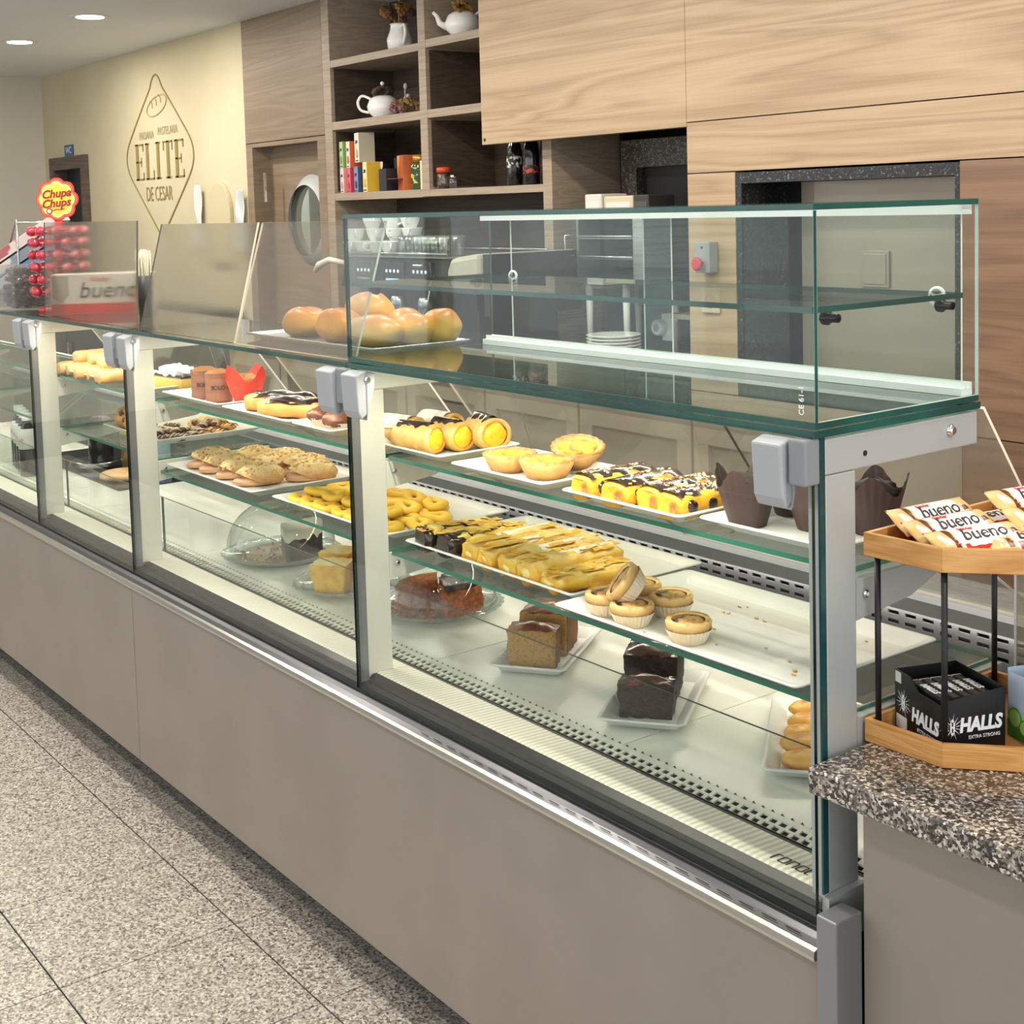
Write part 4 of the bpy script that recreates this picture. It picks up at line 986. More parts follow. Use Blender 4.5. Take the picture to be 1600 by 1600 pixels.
CC = [mat('choc_crumb', '#271813', .8, c2='#35221b', sc=80, bump=.5, bsc=120), mat('choc_glaze', '#3f1714', .2, c2='#7d342a', sc=30, lo=.5, hi=.68, coat=.5), mat('choc_crust', '#241918', .6)]
YC = [mat('yellow_crumb', '#e8a624', .7, c2='#f0bb3c', sc=50, bump=.3, bsc=120), mat('yellow_sugar', '#f3e2b2', .7, c2='#f0cf7c', sc=30), mat('yellow_crust', '#eba92a', .6)]
plg = 'long white plates on the deck'
rect_tray('long_plate', 'long white plate under the brown loaf cake', -1.057, .375, .165, .29, DK, R(34), h=.024, group=plg, lip=.022)
rect_tray('long_plate', 'long white plate under the chocolate cake', -.698, .354, .165, .30, DK, R(36), h=.024, group=plg, lip=.022)
rect_tray('long_plate', 'long white plate under the golden sponge fingers', -.372, .430, .17, .34, DK, R(39), h=.024, group=plg, lip=.022)
def block(name, label, x, y, w_, d, h, ang, mats, s_, grp, z=DK+.0065, taper=.08):
    o = cake(M(), w_, d, h, s_, taper=taper).build(name, mats, loc=(x, y, z), rot=(0, 0, ang), weld=True); o.visible_shadow = True
    return tag(o, label, 'cake', grp)
block('loaf_cake', 'front slice of marbled brown loaf cake with shiny top', -1.023, .315, .100, .055, .078, R(40), LC, 1, 'brown loaf cake pieces')
block('loaf_cake', 'rear block of marbled brown loaf cake', -1.085, .405, .100, .11, .090, R(38), LC, 4, 'brown loaf cake pieces')
block('chocolate_cake', 'front slice of dark chocolate loaf on a long plate', -.668, .305, .100, .060, .062, R(40), CC, 2, 'dark chocolate loaf pieces')
block('chocolate_cake', 'rear block of dark chocolate loaf on a long plate', -.745, .395, .100, .105, .085, R(38), CC, 6, 'dark chocolate loaf pieces')
GS_ = crust('sponge_finger', ((0, '#b9762c'), (.4, '#d9973f'), (.8, '#e9b35a'), (1, '#c98434')), 45, .35, .45, .3, .2)
gl = [(-.303, .330, 0, 'golden sponge finger at the front of its plate'), (-.335, .365, .008, 'golden sponge finger second from the front'), (-.275, .372, .012, 'golden sponge finger leaning near the glass end'), (-.375, .415, 0, 'golden sponge finger in the left row middle'), (-.315, .425, .006, 'golden sponge finger in the right row middle'), (-.410, .462, 0, 'golden sponge finger in the left row under the shelf'), (-.350, .475, .006, 'golden sponge finger in the right row under the shelf'), (-.445, .510, 0, 'golden sponge finger at the rear left of its plate'), (-.395, .525, .006, 'golden sponge finger at the rear right of its plate')]
for k, (x, y, dz, lb) in enumerate(gl):
    o = M().blob((0, 0, .016), .046, .027, .018, 22, 12, amp=.14, seed=k, flat=-.014).build('sponge_finger', GS_, loc=(x, y, DK+.008+dz), rot=(0, .1*(k % 3-1), R(20+23*(k % 3))))
    tag(o, lb, 'cake', 'golden sponge fingers')

# ---- glass domes and plates
DG = glass('dome_glass', tint='#f5f9f8', base=.05, top=.85, haze=.0, power=2.2)
PGL = glass('pressed_glass', tint='#f4f9f7', base=.05, top=.6, haze=.16, hazec='#e8f0ed', power=3)
def glass_plate(label, x, y, r):
    t = thing('glass_plate', label, 'plate', (x, y, DK), group='pressed glass cake plates')
    M().lathe([(r*.6, 0), (r*.62, .004), (r*.86, .009), (r*.98, .018), (r, .020), (r*.985, .0225), (r*.86, .014), (r*.3, .009), (.001, .009)], 60, rf=lambda k, a: 1+(.012*math.cos(30*a) if k in (3, 4, 5) else 0), cap1=False).build('bowl', PGL, t)
    for q in (.93, .80): M().lathe([(r*q, .0105+.01*(q > .9)), (r*q+.003, .014+.01*(q > .9)), (r*q+.006, .0115+.01*(q > .9))], 60, cap0=False, cap1=False).build('rim_bead', PGL, t)
    return t
def dome(label, x, y, r, h):
    t = thing('glass_dome', label, 'cover', (x, y, DK+.0235), group='clear glass cake domes')
    prof = [(r*1.03, 0), (r*1.0, .002)] + [(r*math.cos(a)**.85, .004+h*math.sin(a)) for a in [PI/2*k/14 for k in range(14)]] + [(.012, h+.0045)]
    M().lathe(prof, 48, cap0=False, cap1=False).build('cover', DG, t)
    M().lathe([(.009, h+.004), (.010, h+.010), (.019, h+.022), (.020, h+.030), (.014, h+.033), (.001, h+.033)], 24).build('knob', PGL, t)
    return t
glass_plate('pressed glass plate under the carrot and chocolate cake', -1.490, .390, .155); dome('clear glass dome over the carrot and chocolate cake', -1.490, .390, .138, .120)
glass_plate('pressed glass plate under the white iced chocolate cake', -2.205, .345, .165); dome('clear glass dome over the white iced chocolate cake', -2.205, .345, .150, .132)
glass_plate('pressed glass plate of yellow sponge blocks', -1.805, .335, .150)
# carrot and chocolate cake under the first dome
t = thing('carrot_cake', 'broken carrot cake ring with dark chocolate topping under the glass dome', 'cake', (-1.490, .390, DK+.0095), (0, 0, 0))
def wedge(mm, r0, r1, a0, a1, h0, h1, mi, n=16, amp=.008, seed=0):
    def pt(u, v, w_):
        a = a0+(a1-a0)*u; r_ = r0+(r1-r0)*v; p = Vector((r_*math.cos(a), r_*math.sin(a), h0+(h1-h0)*w_)); return p+Vector((1, 1, .4))*amp*noise.noise(p*70+Vector((seed, 0, 0)))
    mm.grid(lambda u, v: pt(u, v, 1), n, 5, mi); mm.grid(lambda u, v: pt(u, 1, v), n, 6, mi); mm.grid(lambda u, v: pt(u, 0, v), n, 6, mi); mm.grid(lambda u, v: pt(0, u, v), 5, 6, mi); mm.grid(lambda u, v: pt(1, u, v), 5, 6, mi)
    return mm
CAR = mat('carrot_crumb', '#9a4a1e', .8, c2='#c46a2c', sc=90, bump=.6, bsc=150)
wedge(M(), .012, .105, R(-25), R(110), .0, .062, 0, seed=1).build('sponge', CAR, t, weld=True)
wedge(M(), .012, .108, R(-25), R(110), .0625, .074, 0, amp=.003, seed=2).build('chocolate_topping', mat('milk_choc_topping', '#3a2018', .3, coat=.4), t, weld=True)
wedge(M(), .03, .10, R(150), R(250), .0, .055, 0, seed=5).build('sponge', CAR, t, weld=True)
ck = M()
for k in range(60):
    a, r_ = random.uniform(R(180), R(350)), random.uniform(.02, .12); ck.blob((r_*math.cos(a), r_*math.sin(a), .004), random.uniform(.004, .011), random.uniform(.004, .009), random.uniform(.004, .008), 7, 5, amp=.4, seed=k)
stuff(ck.build('crumbs', CAR, t))
# white iced chocolate cake under the second dome
t = thing('iced_chocolate_cake', 'dark chocolate cake piece with dripping white icing under the glass dome', 'cake', (-2.205, .345, DK+.0095), (0, 0, 0))
M().lathe([(.125, 0), (.125, .002), (.001, .002)], 32).build('cake_board', mat('cake_board_brown', '#c09468', .5, c2='#ab7f54', sc=20), t)
wedge(M(), .01, .114, R(-20), R(92), .002, .074, 0, amp=.002, seed=3).build('sponge', mat('dark_sponge', '#3b2a26', .75, c2='#2c1f1c', sc=60), t, weld=True)
ic = wedge(M(), .004, .116, R(-22), R(94), .0745, .085, 0, amp=.002, seed=4)
ic.grid(lambda u, v: (.1165*math.cos(R(-22+116*u)), .1165*math.sin(R(-22+116*u)), .080-v*(.020+.018*noise.noise(Vector((u*12, 0, 3))))), 40, 4)
ic.grid(lambda u, v: ((.004+.112*u)*math.cos(R(-21.4)), (.004+.112*u)*math.sin(R(-21.4))-.001, .080-v*(.022+.02*noise.noise(Vector((u*9, 4, 3))))), 24, 4)
ic.build('white_icing', mat('white_icing', '#f3efd8', .35, c2='#ece7cf', sc=20), t, weld=True)
ck = M()
for k in range(40):
    a, r_ = random.uniform(R(100), R(340)), random.uniform(.03, .115); ck.blob((r_*math.cos(a), r_*math.sin(a), .005), .005, .004, .004, 6, 4)
stuff(ck.build('crumbs', mat('pale_crumb', '#e6d7be', .7, c2='#6b4a35', sc=80), t))
# yellow sponge blocks
yb_ = 'yellow sponge blocks on the glass plate'
M_ = DK+.0115
block('yellow_cake', 'yellow sponge block with sugared top at the plate front', -1.775, .265, .085, .065, .072, R(42), YC, 3, yb_, M_, .22)
block('yellow_cake', 'yellow sponge block behind the front one', -1.850, .330, .075, .075, .078, R(38), YC, 8, yb_, M_, .22)
block('yellow_cake', 'yellow sponge block at the right, cut off by the post', -1.745, .375, .07, .07, .080, R(50), YC, 5, yb_, M_, .2)

# ---- things at the far left of the deck
CAPW = mat('cap_white', '#eeeeec', .4)
def bottle(name, label, x, y, z, r, h, body, cap, grp=None, lab=None):
    t = thing(name, label, 'bottle', (x, y, z), group=grp)
    M().lathe([(r*.92, 0), (r, .005), (r, h*.62), (r*.9, h*.70), (r*.45, h*.84), (r*.42, h*.90)], 24).build('body', body, t)
    M().lathe([(r*.52, h*.885), (r*.54, h*.89), (r*.52, h), (.001, h)], 20).build('cap', cap, t)
    if lab: M().lathe([(r*1.015, h*.44), (r*1.015, h*.62), (r*.92, h*.70), (r*.60, h*.79)], 24, cap0=False, cap1=False).build('wrap_label', lab, t)
    return t
cola = mat('dark_drink', '#10151f', .12, coat=.5)
labw = mat('bottle_label', '#d6d3cb', .4, c2='#b98a7c', sc=25, lo=.55, hi=.65)
for k, (x, y) in enumerate([(-4.19, .25), (-4.11, .235), (-4.03, .22), (-3.95, .205), (-4.13, .32), (-4.05, .305), (-3.97, .29)]):
    bottle('drink_bottle', 'dark drink bottle with white cap at the far left of the deck', x, y, DK, .034, .235, cola, CAPW, 'white capped drink bottles', labw)
for k, (x, y, bc, cc, lb) in enumerate([(-4.10, .535, '#26231f', '#6a4d63', 'dark jar with a mauve domed lid at the back of the deck'), (-3.78, .545, '#6a4f1c', '#c9a62a', 'amber jar with a yellow lid at the back of the deck')]):
    t = thing('storage_jar', lb, 'jar', (x, y, DK+.0045))
    M().lathe([(.045, 0), (.048, .005), (.048, .12), (.042, .13)], 24).build('body', mat('jar_'+bc[1:], bc, .15, coat=.4), t)
    M().lathe([(.049, .128), (.05, .145), (.035, .162), (.001, .165)], 24).build('lid', mat('lid_'+cc[1:], cc, .4), t)
o = thing('blue_carton', 'pale blue carton with dark dot at the back of the left deck', 'box', (-3.60, .562, DK+.0045))
M().box(-.07, .07, -.03, .025, 0, .13).build('box', mat('pale_blue_card', '#7fa9c4', .5, c2='#9dbdd0', sc=10), o, bevel=.002)
M().lathe([(.012, 0), (.012, .001)], 16).xf(Matrix.Translation((.04, -.03, .085)) @ Matrix.Rotation(PI/2, 4, 'X')).build('dot', DARK, o)
tag(M().box(-4.35, -3.42, .345, .592, 0, .004).build('dark_board', mat('dark_glass_board', '#1b1e21', .12), loc=(0, 0, DK), bevel=.001), 'dark glass serving board lying at the back of the left deck', 'board')
sp = None
for k in range(5):
    if sp is None:
        sp = M().lathe([(.05, 0), (.06, .001), (.098, .008), (.10, .0095), (.06, .0035), (.001, .003)], 36).build('steel_plate', CHROME, loc=(-3.93, .455, DK+.0045)); tag(sp, 'round shiny steel plate in a stack on the left deck', 'plate', 'stacked steel plates')
    else: dup(sp, (-3.93+random.uniform(-.006, .006), .455, DK+.0045+.0036*k))
tag(M().lathe([(.085, 0), (.095, .004), (.095, .016), (.088, .020), (.001, .020)], 40).build('round_board', wood('board_wood', '#c48e57', '#d3a06a', '#dcb07e', 3, .5, 2, (1, 1, 1)), loc=(-3.63, .455, DK+.0045)), 'round pale wooden board beside the steel plates', 'board')

# ---- bread rolls on a steel tray on the counter top
TZ = 1.2975
bt = rect_tray('bread_tray', 'shallow steel tray under the bread rolls on the counter top', -1.56, .222, .60, .255, TZ, h=.014, mt=STEEL, lip=.016)
BUN = crust('bread_crust', ((0, '#f0b72a'), (.4, '#f0b530'), (.68, '#e2a036'), (.9, '#cc8030'), (1, '#b36c2a')), 14, .10, .38, .06)
def bun(label, x, y, rx, ry, rz, ang, s_, dz=0, crease=False, tilt=0, mt=BUN):
    def fn(p, d):
        if crease: p = p*(1-.14*math.exp(-(d.y*3.2)**2)*max(0, d.z))
        return p
    o = M().blob((0, 0, rz*.86), rx, ry, rz, 32, 20, amp=.10, fr=5, seed=s_, fn=fn, flat=-rz*.86).build('bread_roll', mt, loc=(x, y, TZ+.006+dz), rot=(tilt, 0, ang))
    return tag(o, label, 'bread', 'bread rolls on the steel tray')
bun('folded bread roll at the left end of the tray', -1.715, .185, .066, .050, .040, R(10), 1, crease=True)
bun('oval bread roll behind the leaning screen', -1.530, .170, .058, .048, .043, R(15), 4, crease=True)
bun('large brown bread roll lying on top at the back', -1.545, .262, .075, .052, .042, R(-5), 9, dz=.030)
bun('long bread roll at the front beside the glass box', -1.375, .170, .078, .050, .038, R(12), 6)
bun('round bread roll, second from the right end', -1.330, .243, .055, .044, .038, R(5), 12)
bun('round bread roll at the right end of the tray', -1.310, .300, .046, .045, .042, R(0), 15)
bun('small bread roll between the long one and the wall side', -1.425, .285, .055, .045, .040, R(0), 18)
# ================================================================== back bar behind the counter
CABF = mat('cabinet_frame_beige', '#a59c8c', .5)
CABP = mat('cabinet_panel_grey', '#857d70', .5)
WTOP = mat('worktop_grey', '#6f6d68', .35, c2='#63615d', sc=8)
cx = -4.95
for k in range(7):
    xa = cx+k*.532; xb = xa+.528
    if xb < -2.36: yb_ = 2.56
    else: yb_ = 2.09
    t = thing('base_cabinet', 'beige framed base cabinet of the back bar, number %s from the left' % ['one', 'two', 'three', 'four', 'five', 'six', 'seven'][k], 'cabinet', ((xa+xb)/2, 1.5, 0), group='back bar base cabinets')
    hw = (xb-xa)/2
    M().box(-hw, hw, .03, yb_-1.5, .08, .955).build('carcass', CABF, t)
    d_ = M()
    d_.box(-hw+.004, -hw+.064, 0, .028, .10, .945); d_.box(hw-.064, hw-.004, 0, .028, .10, .945); d_.box(-hw+.064, hw-.064, 0, .028, .10, .17); d_.box(-hw+.064, hw-.064, 0, .028, .875, .945)
    d_.box(-hw+.064, hw-.064, .012, .027, .17, .875, 1)
    dd = d_.build('door', [CABF, CABP], t)
    M().tube([(hw-.10, 0, .60), (hw-.10, -.022, .61), (hw-.10, -.022, .74), (hw-.10, 0, .75)], .005, 8).build('handle', STEEL, dd)
wt = M().prism([(-4.95, 1.47), (-1.228, 1.47), (-1.228, 2.095), (-2.376, 2.095), (-2.376, 2.56), (-4.95, 2.56)], 'z', .957, .995).build('worktop', WTOP)
tag(wt, 'grey stone worktop of the back bar', 'worktop')
tag(M().box(-3.27, -2.376, 2.48, 2.495, .996, 1.30).build('splashback', mat('splash_dark', '#262a2c', .35, c2='#202426', sc=6)), 'dark splashback panel behind the plates in the niche', 'panel')
bcool = thing('bottle_cooler', 'dark undercounter bottle cooler standing along the cream wall', 'cooler', (-7.25, 1.62, 0))
M().box(-1.1, 1.05, .02, .55, .06, 1.0).build('housing', mat('cooler_black', '#1c2026', .4), bcool)
for k in range(3):
    xa = -1.09+k*.715
    cdoor = M().box(xa, xa+.70, 0, .019, .10, .96).build('door', mat('cooler_door', '#2a3038', .2), bcool)
    M().box(xa+.05, xa+.08, -.02, -.0005, .45, .80).build('handle', STEEL, cdoor)
M().box(-1.12, 1.07, -.01, .56, 1.0005, 1.03).build('top', mat('cooler_top', '#4a4e52', .3, .5), bcool)
# coffee machine
cm = thing('coffee_machine', 'wide black and steel espresso machine with cups on top', 'coffee machine', (-3.65, 1.68, .996))
CMD = mat('machine_black', '#17191c', .3); CMS = mat('machine_steel', '#a8aaa9', .25, .85)
M().box(-.50, .40, .10, .52, .02, .36).build('body', CMD, cm, bevel=.01)
M().prism([(-.004, .27), (.02, .395), (.12, .40), (.12, .26)], 'x', -.49, .33).build('control_fascia', mat('fascia_dark', '#33373a', .3, .4), cm, bevel=.004)
M().box(-.50, .34, .0, .52, .401, .406).build('cup_tray', CMS, cm)
for y in (.003, .517): M().tube([(-.50, y, .418), (.34, y, .418)], .004, 8).build('cup_rail', CMS, cm)
M().box(-.48, .38, -.06, .30, 0, .055).build('drip_tray', CMS, cm, bevel=.004)
for x in (-.29, -.055, .155):
    dsp = M().prism([(x-.075, .285), (x+.075, .285), (x+.085, .30), (x+.075, .385), (x-.075, .385), (x-.085, .30)], 'y', -.006, .06).build('display', mat('display_black', '#202326', .2), cm, bevel=.006)
    for q in range(4): M().lathe([(.007, 0), (.007, .002)], 10).xf(Matrix.Translation((x-.045+q*.03, -.0065, .345)) @ Matrix.Rotation(PI/2, 4, 'X')).build('button', mat('button_light', '#cfd9e6', .4, emit=.7), dsp)
    M().box(x-.05, x+.05, -.0085, -.0065, .306, .313).build('light_bar', mat('blue_light', '#7cc6ea', .4, emit=1.2) if x == -.055 else mat('bar_grey', '#8c9296', .4), dsp)
    gh = M().lathe([(.035, 0), (.035, .05), (.028, .07)], 20, c=(x, .02, .17)).build('group_head', CMS, cm)
    M().lathe([(.034, 0), (.037, .02), (.034, .03)], 20, c=(x, .02, .14)).tube([(x, .0, .155), (x, -.06, .152), (x, -.15, .142)], [.008, .010, .012], 10, 1).build('portafilter', [CMS, DARK], gh)
M().prism([(.40, .265), (.56, .265), (.56, .425), (.38, .405), (.342, .34)], 'y', -.01, .50).build('side_panel', mat('side_cream', '#b7b09d', .4), cm, bevel=.02)
M().box(.562, .60, .02, .48, .18, .42).build('side_cover', CMD, cm)
M().tube([(.30, -.03, .34), (.31, -.06, .30), (.28, -.075, .10)], .0045, 8).build('steam_wand', CHROME, cm)
M().tube([(-.49, .02, .37), (-.58, -.01, .385), (-.66, -.02, .36), (-.70, -.02, .33)], [.012, .014, .016, .010], 10).build('tap_lever', mat('lever_white', '#e8e6e2', .3), cm)
M().lathe([(.004, 0), (.030, .006), (.030, .012), (.004, .012)], 14, c=(.16, -.01, .364)).build('knob', CHROME, cm)
# cups
CT = 1.404
def cupw(mm):
    return mm.lathe([(.025, 0), (.028, .004), (.039, .025), (.0465, .055), (.0485, .058), (.045, .056), (.034, .020), (.001, .010)], 28, cap1=False)
c0 = None
cupg = 'white cups stacked on the coffee machine'
tiers = [('bottom', 0, [(-4.13, 1.74), (-4.03, 1.74), (-3.93, 1.75), (-3.83, 1.75), (-4.15, 1.84), (-4.05, 1.85), (-3.95, 1.85)]), ('middle', .0555, [(-4.13, 1.75), (-4.03, 1.80), (-3.93, 1.84), (-3.83, 1.86)]), ('top', .111, [(-4.06, 1.80), (-3.96, 1.84), (-3.86, 1.87)])]
ordn = ['first', 'second', 'third', 'fourth', 'fifth', 'sixth', 'seventh']
for nm, dz, ps in tiers:
    for k, (x, y) in enumerate(ps):
        lb = 'white cup in the %s tier on the coffee machine, %s from the left' % (nm, ordn[k])
        if nm == 'bottom' and k > 3: lb = 'white cup in the rear bottom row on the coffee machine, %s from the left' % ordn[k-4]
        z = CT+dz
        if c0 is None:
            c0 = thing('coffee_cup', lb, 'cup', (x, y, z), (0, 0, R(-40)), cupg)
            cupw(M()).build('bowl', PORC, c0)
            M().tube(smooth([(.044, 0, .047), (.063, 0, .048), (.068, 0, .035), (.056, 0, .021), (.039, 0, .019)], 3), .0045, 8).build('handle', PORC, c0)
            M().lathe([(.007, 0), (.008, .0005), (.001, .0008)], 12).xf(Matrix.Translation((0, -.0400, .035)) @ Matrix.Rotation(R(72), 4, 'X')).build('emblem', mat('cup_print', '#4a4540', .5), c0)
        else: dup(c0, (x, y, z), (0, 0, R(random.uniform(-120, 20))), lb)
# glasses
GLS = glass('tumbler_glass', tint='#eef3f2', base=.14, top=.8, haze=.06, hazec='#dfe6e6', power=2)
g0 = None
for k in range(12):
    x = -3.72+(k % 6)*.062; y = 1.745+(k//6)*.07
    if x > -3.36: continue
    lb = 'small clear tumbler in the %s row on the coffee machine, %s from the left' % (('front', 'rear')[k//6], ordn[k % 6])
    if g0 is None:
        g0 = thing('tumbler', lb, 'glass', (x, y, CT), group='clear tumblers on the coffee machine')
        M().lathe([(.020, 0), (.022, .002), (.027, .082), (.0255, .082), (.0205, .006), (.001, .006)], 20, cap1=False).build('bowl', GLS, g0)
        M().lathe([(.0221, .001), (.0235, .012), (.0225, .014)], 20, cap0=False, cap1=False).build('base_ring', PGL, g0)
    else: dup(g0, (x, y, CT), None, lb)
# salamander grill on legs with boxes on top
sg_ = thing('toaster_grill', 'steel open fronted toaster grill on tall legs in the dark niche', 'grill', (-2.83, 2.12, .996))
M().box(-.20, .20, .30, .32, .30, .56).box(-.20, .20, 0, .32, .55, .57).box(-.20, .20, 0, .32, .29, .31).box(-.20, -.185, 0, .32, .31, .55).build('housing', mat('grill_steel', '#8b8d8c', .3, .8), sg_)
M().box(.14, .20, -.006, .31, .31, .55).build('control_column', STEEL, sg_, bevel=.003)
for z in (.385, .465): M().box(-.18, .135, .0, .29, z, z+.004).tube([(-.185, -.004, z+.01), (.138, -.004, z+.01)], .005, 8).build('grid_shelf', STEEL, sg_)
for z in (.335, .42, .51): M().tube([(-.18, .20, z), (.13, .20, z)], .008, 8).build('heating_element', CHROME, sg_)
M().tube([(-.21, .0, .48), (-.235, -.03, .48), (-.235, -.03, .40), (-.21, 0, .40)], .004, 8).build('handle', STEEL, sg_)
for x in (-.15, .07):
    for y in (.02, .28): M().tube([(x, y, .292), (x, y, 0)], [.016, .010], 10).build('leg', mat('leg_white', '#cfcec8', .4), sg_)
for (x, wd, hh, c, lb) in ((-2.97, .10, .070, '#d9d4cc', 'rounded pale box with label on top of the toaster grill'), (-2.82, .17, .060, '#cfc3a4', 'cream cardboard box on top of the toaster grill'), (-2.69, .085, .062, '#33322f', 'dark box at the right on top of the toaster grill')):
    o = thing('storage_box', lb, 'box', (x, 2.22, 1.567))
    M().box(-wd/2, wd/2, -.06, .08, 0, hh).build('carton', mat('card_'+c[1:], c, .6), o, bevel=.006)
    M().box(-wd*.4, wd*.4, -.0612, -.0602, hh*.2, hh*.6).build('paper_label', mat('label_'+c[1:], '#e7ddd6' if c != '#33322f' else '#4a4945', .6), o)
# plates and small items on the worktop
p0 = None
for k in range(11):
    lb = 'white dinner plate in the stack on the back bar worktop' if k < 10 else 'topmost white dinner plate of the stack on the back bar'
    if p0 is None:
        p0 = tag(M().lathe([(.055, 0), (.058, .003), (.098, .013), (.100, .015), (.097, .016), (.055, .006), (.001, .006)], 40).build('dinner_plate', PORC, loc=(-2.52, 1.86, .996)), lb, 'plate', 'stacked white plates')
    else: dup(p0, (-2.52, 1.86, .996+.0118*k), None, lb)
s0 = None
for k in range(4):
    if s0 is None: s0 = tag(M().lathe([(.04, 0), (.066, .008), (.068, .010), (.04, .005), (.001, .005)], 30).build('saucer', PORC, loc=(-2.29, 1.84, .996)), 'small white saucer in the short stack beside the plates', 'saucer', 'stacked saucers')
    else: dup(s0, (-2.29, 1.84, .996+.010*k))
tag(M().box(-.05, .05, -.06, .06, 0, .03).box(-.045, .045, -.05, .05, .0305, .045).build('napkin_pack', mat('napkin', '#e7e4dc', .7), loc=(-2.15, 1.87, .996), rot=(0, 0, .3), bevel=.004), 'pack of pale paper napkins beside the saucers', 'napkins')
pt = thing('plug_timer', 'white plug timer with a round dial on the dark splashback', 'timer', (-2.86, 2.479, 1.09))
M().box(-.03, .045, -.035, 0, -.055, .055).build('housing', WHITE, pt, bevel=.004)
M().lathe([(.034, 0), (.034, .03), (.028, .036)], 24).xf(Matrix.Translation((-.03, -.03, 0)) @ Matrix.Rotation(PI/2, 4, 'X')).build('dial', WHITE, pt)
M().lathe([(.016, 0), (.016, .002)], 16).xf(Matrix.Translation((-.03, -.066, 0)) @ Matrix.Rotation(PI/2, 4, 'X')).build('dial_face', mat('dial_grey', '#8b8b88', .4), pt)
tag(M().box(-2.70, -2.40, 2.30, 2.478, 1.145, 1.165).build('small_shelf', WGE), 'short oak shelf at the right of the dark niche', 'shelf')
st = thing('straw_jar', 'clear jar of paper straws on the short oak shelf', 'jar', (-2.47, 2.36, 1.1655))
M().lathe([(.022, 0), (.024, .07)], 16, cap1=False).build('jar', GLS, st)
for k in range(5): M().tube([(-.008+.004*k, 0, .004), (-.03+.015*k, .004*k, .13)], .003, 6).build('straw', WHITE, st)
# cloth hanging on the shelf upright
tag(M().grid(lambda u, v: (-3.345+.05*(u-.5)*(1+v)-.015*math.sin(v*5), 2.165-.012*math.sin(u*9+v*2), 1.33-.36*v), 12, 16).build('yellow_cloth', mat('yellow_cloth', '#c9b06a', .9, c2='#b9984c', sc=20)), 'yellow cloth hanging on the shelving upright', 'cloth')

# ================================================================== things on the shelving unit
FLW = [mat('dried_ochre', '#a9803a', .9, c2='#7d5526', sc=90), mat('dried_rose', '#9c6f58', .9, c2='#6d4436', sc=90), mat('dried_brown', '#5d4a36', .9, c2='#3d3022', sc=90)]
def bouquet(t, cx_, cz, r, n, mts, cy=0, sq=1.0):
    for k in range(n):
        a, b_ = random.uniform(0, 2*PI), random.uniform(0, 1.45)
        p = Vector((math.sin(b_)*math.cos(a)*r, math.sin(b_)*math.sin(a)*r, math.cos(b_)*r*sq))
        mm = M(); q = random.uniform(.022, .036)
        for j in range(6):
            an = j*PI/3; mm.blob((math.cos(an)*q*.6, math.sin(an)*q*.6, random.uniform(-.003, .003)), q*.55, q*.4, q*.28, 8, 5, amp=.3, seed=j+k)
        mm.blob((0, 0, .003), q*.3, q*.3, q*.3, 8, 5)
        o = mm.build('dried_flower', mts[k % len(mts)], t, (cx_+p.x, cy+p.y, cz+p.z), (p.y*20, p.x*20, a))
sz1, sz2, sz3 = 2.3745, 2.0585, 1.6905
pi_ = thing('milk_jug', 'white jug filled with dried flowers on the top left shelf', 'jug', (-4.60, 2.32, sz1))
M().lathe([(.045, 0), (.060, .02), (.064, .06), (.048, .10), (.042, .125), (.048, .135), (.042, .133), (.036, .11), (.05, .06), (.001, .02)], 30, cap1=False).build('body', PORC, pi_)
M().tube(smooth([(.040, -.01, .122), (.078, -.02, .12), (.086, -.02, .08), (.060, -.015, .035)]), .008, 10).build('handle', PORC, pi_)
bouquet(pi_, 0, .155, .075, 16, FLW, sq=1.0)
M().tube([(0, 0, .13), (.005, .0, .27)], .004, 6).blob((.006, 0, .275), .010, .010, .030, 10, 8).build('flower_stem', mat('stem_grey', '#8f8b7c', .9), pi_)
def teapot(label, x, y, z, rot, fl):
    t = thing('teapot', label, 'teapot', (x, y, z), (0, 0, rot))
    M().lathe([(.045, 0), (.048, .004), (.075, .03), (.082, .06), (.068, .095), (.045, .112), (.040, .112), (.001, .108)], 32).build('body', PORC, t)
    M().tube([(-.070, 0, .045), (-.105, 0, .065), (-.118, 0, .10), (-.135, 0, .115)], [.018, .014, .010, .008], 12).build('spout', PORC, t)
    M().tube(smooth([(.060, 0, .098), (.105, 0, .115), (.128, 0, .085), (.115, 0, .045), (.072, 0, .030)]), .007, 10).build('handle', PORC, t)
    bouquet(t, 0, .112, .045, 12, fl, sq=.9)
    M().lathe([(.001, .185), (.010, .18), (.011, .172), (.004, .165), (.003, .15)], 12).build('lid_knob', PORC, t)
    return t
teapot('white teapot with yellow dried flowers on the top right shelf', -4.03, 2.30, 2.3825, R(48), FLW[:1])
teapot('white teapot with grey dried flowers on the middle left shelf', -4.76, 2.31, sz2, PI+R(48), [FLW[2], mat('dried_grey', '#6f6656', .9, c2='#4a4338', sc=90)])
df = thing('dried_arrangement', 'purple and olive dried flower arrangement beside the lower teapot', 'flowers', (-4.50, 2.30, sz2))
bouquet(df, 0, .015, .075, 18, [mat('dried_purple', '#6a3f48', .9, c2='#8f6a70', sc=70), mat('dried_olive', '#6f6330', .9, c2='#8b6a36', sc=70)], sq=.7)
M().tube([(-.03, 0, .01), (-.035, 0, .12), (-.03, 0, .13)], .004, 6).blob((-.03, 0, .14), .012, .010, .016, 10, 8).build('flower_stem', mat('pale_bud', '#a89a98', .8), df)
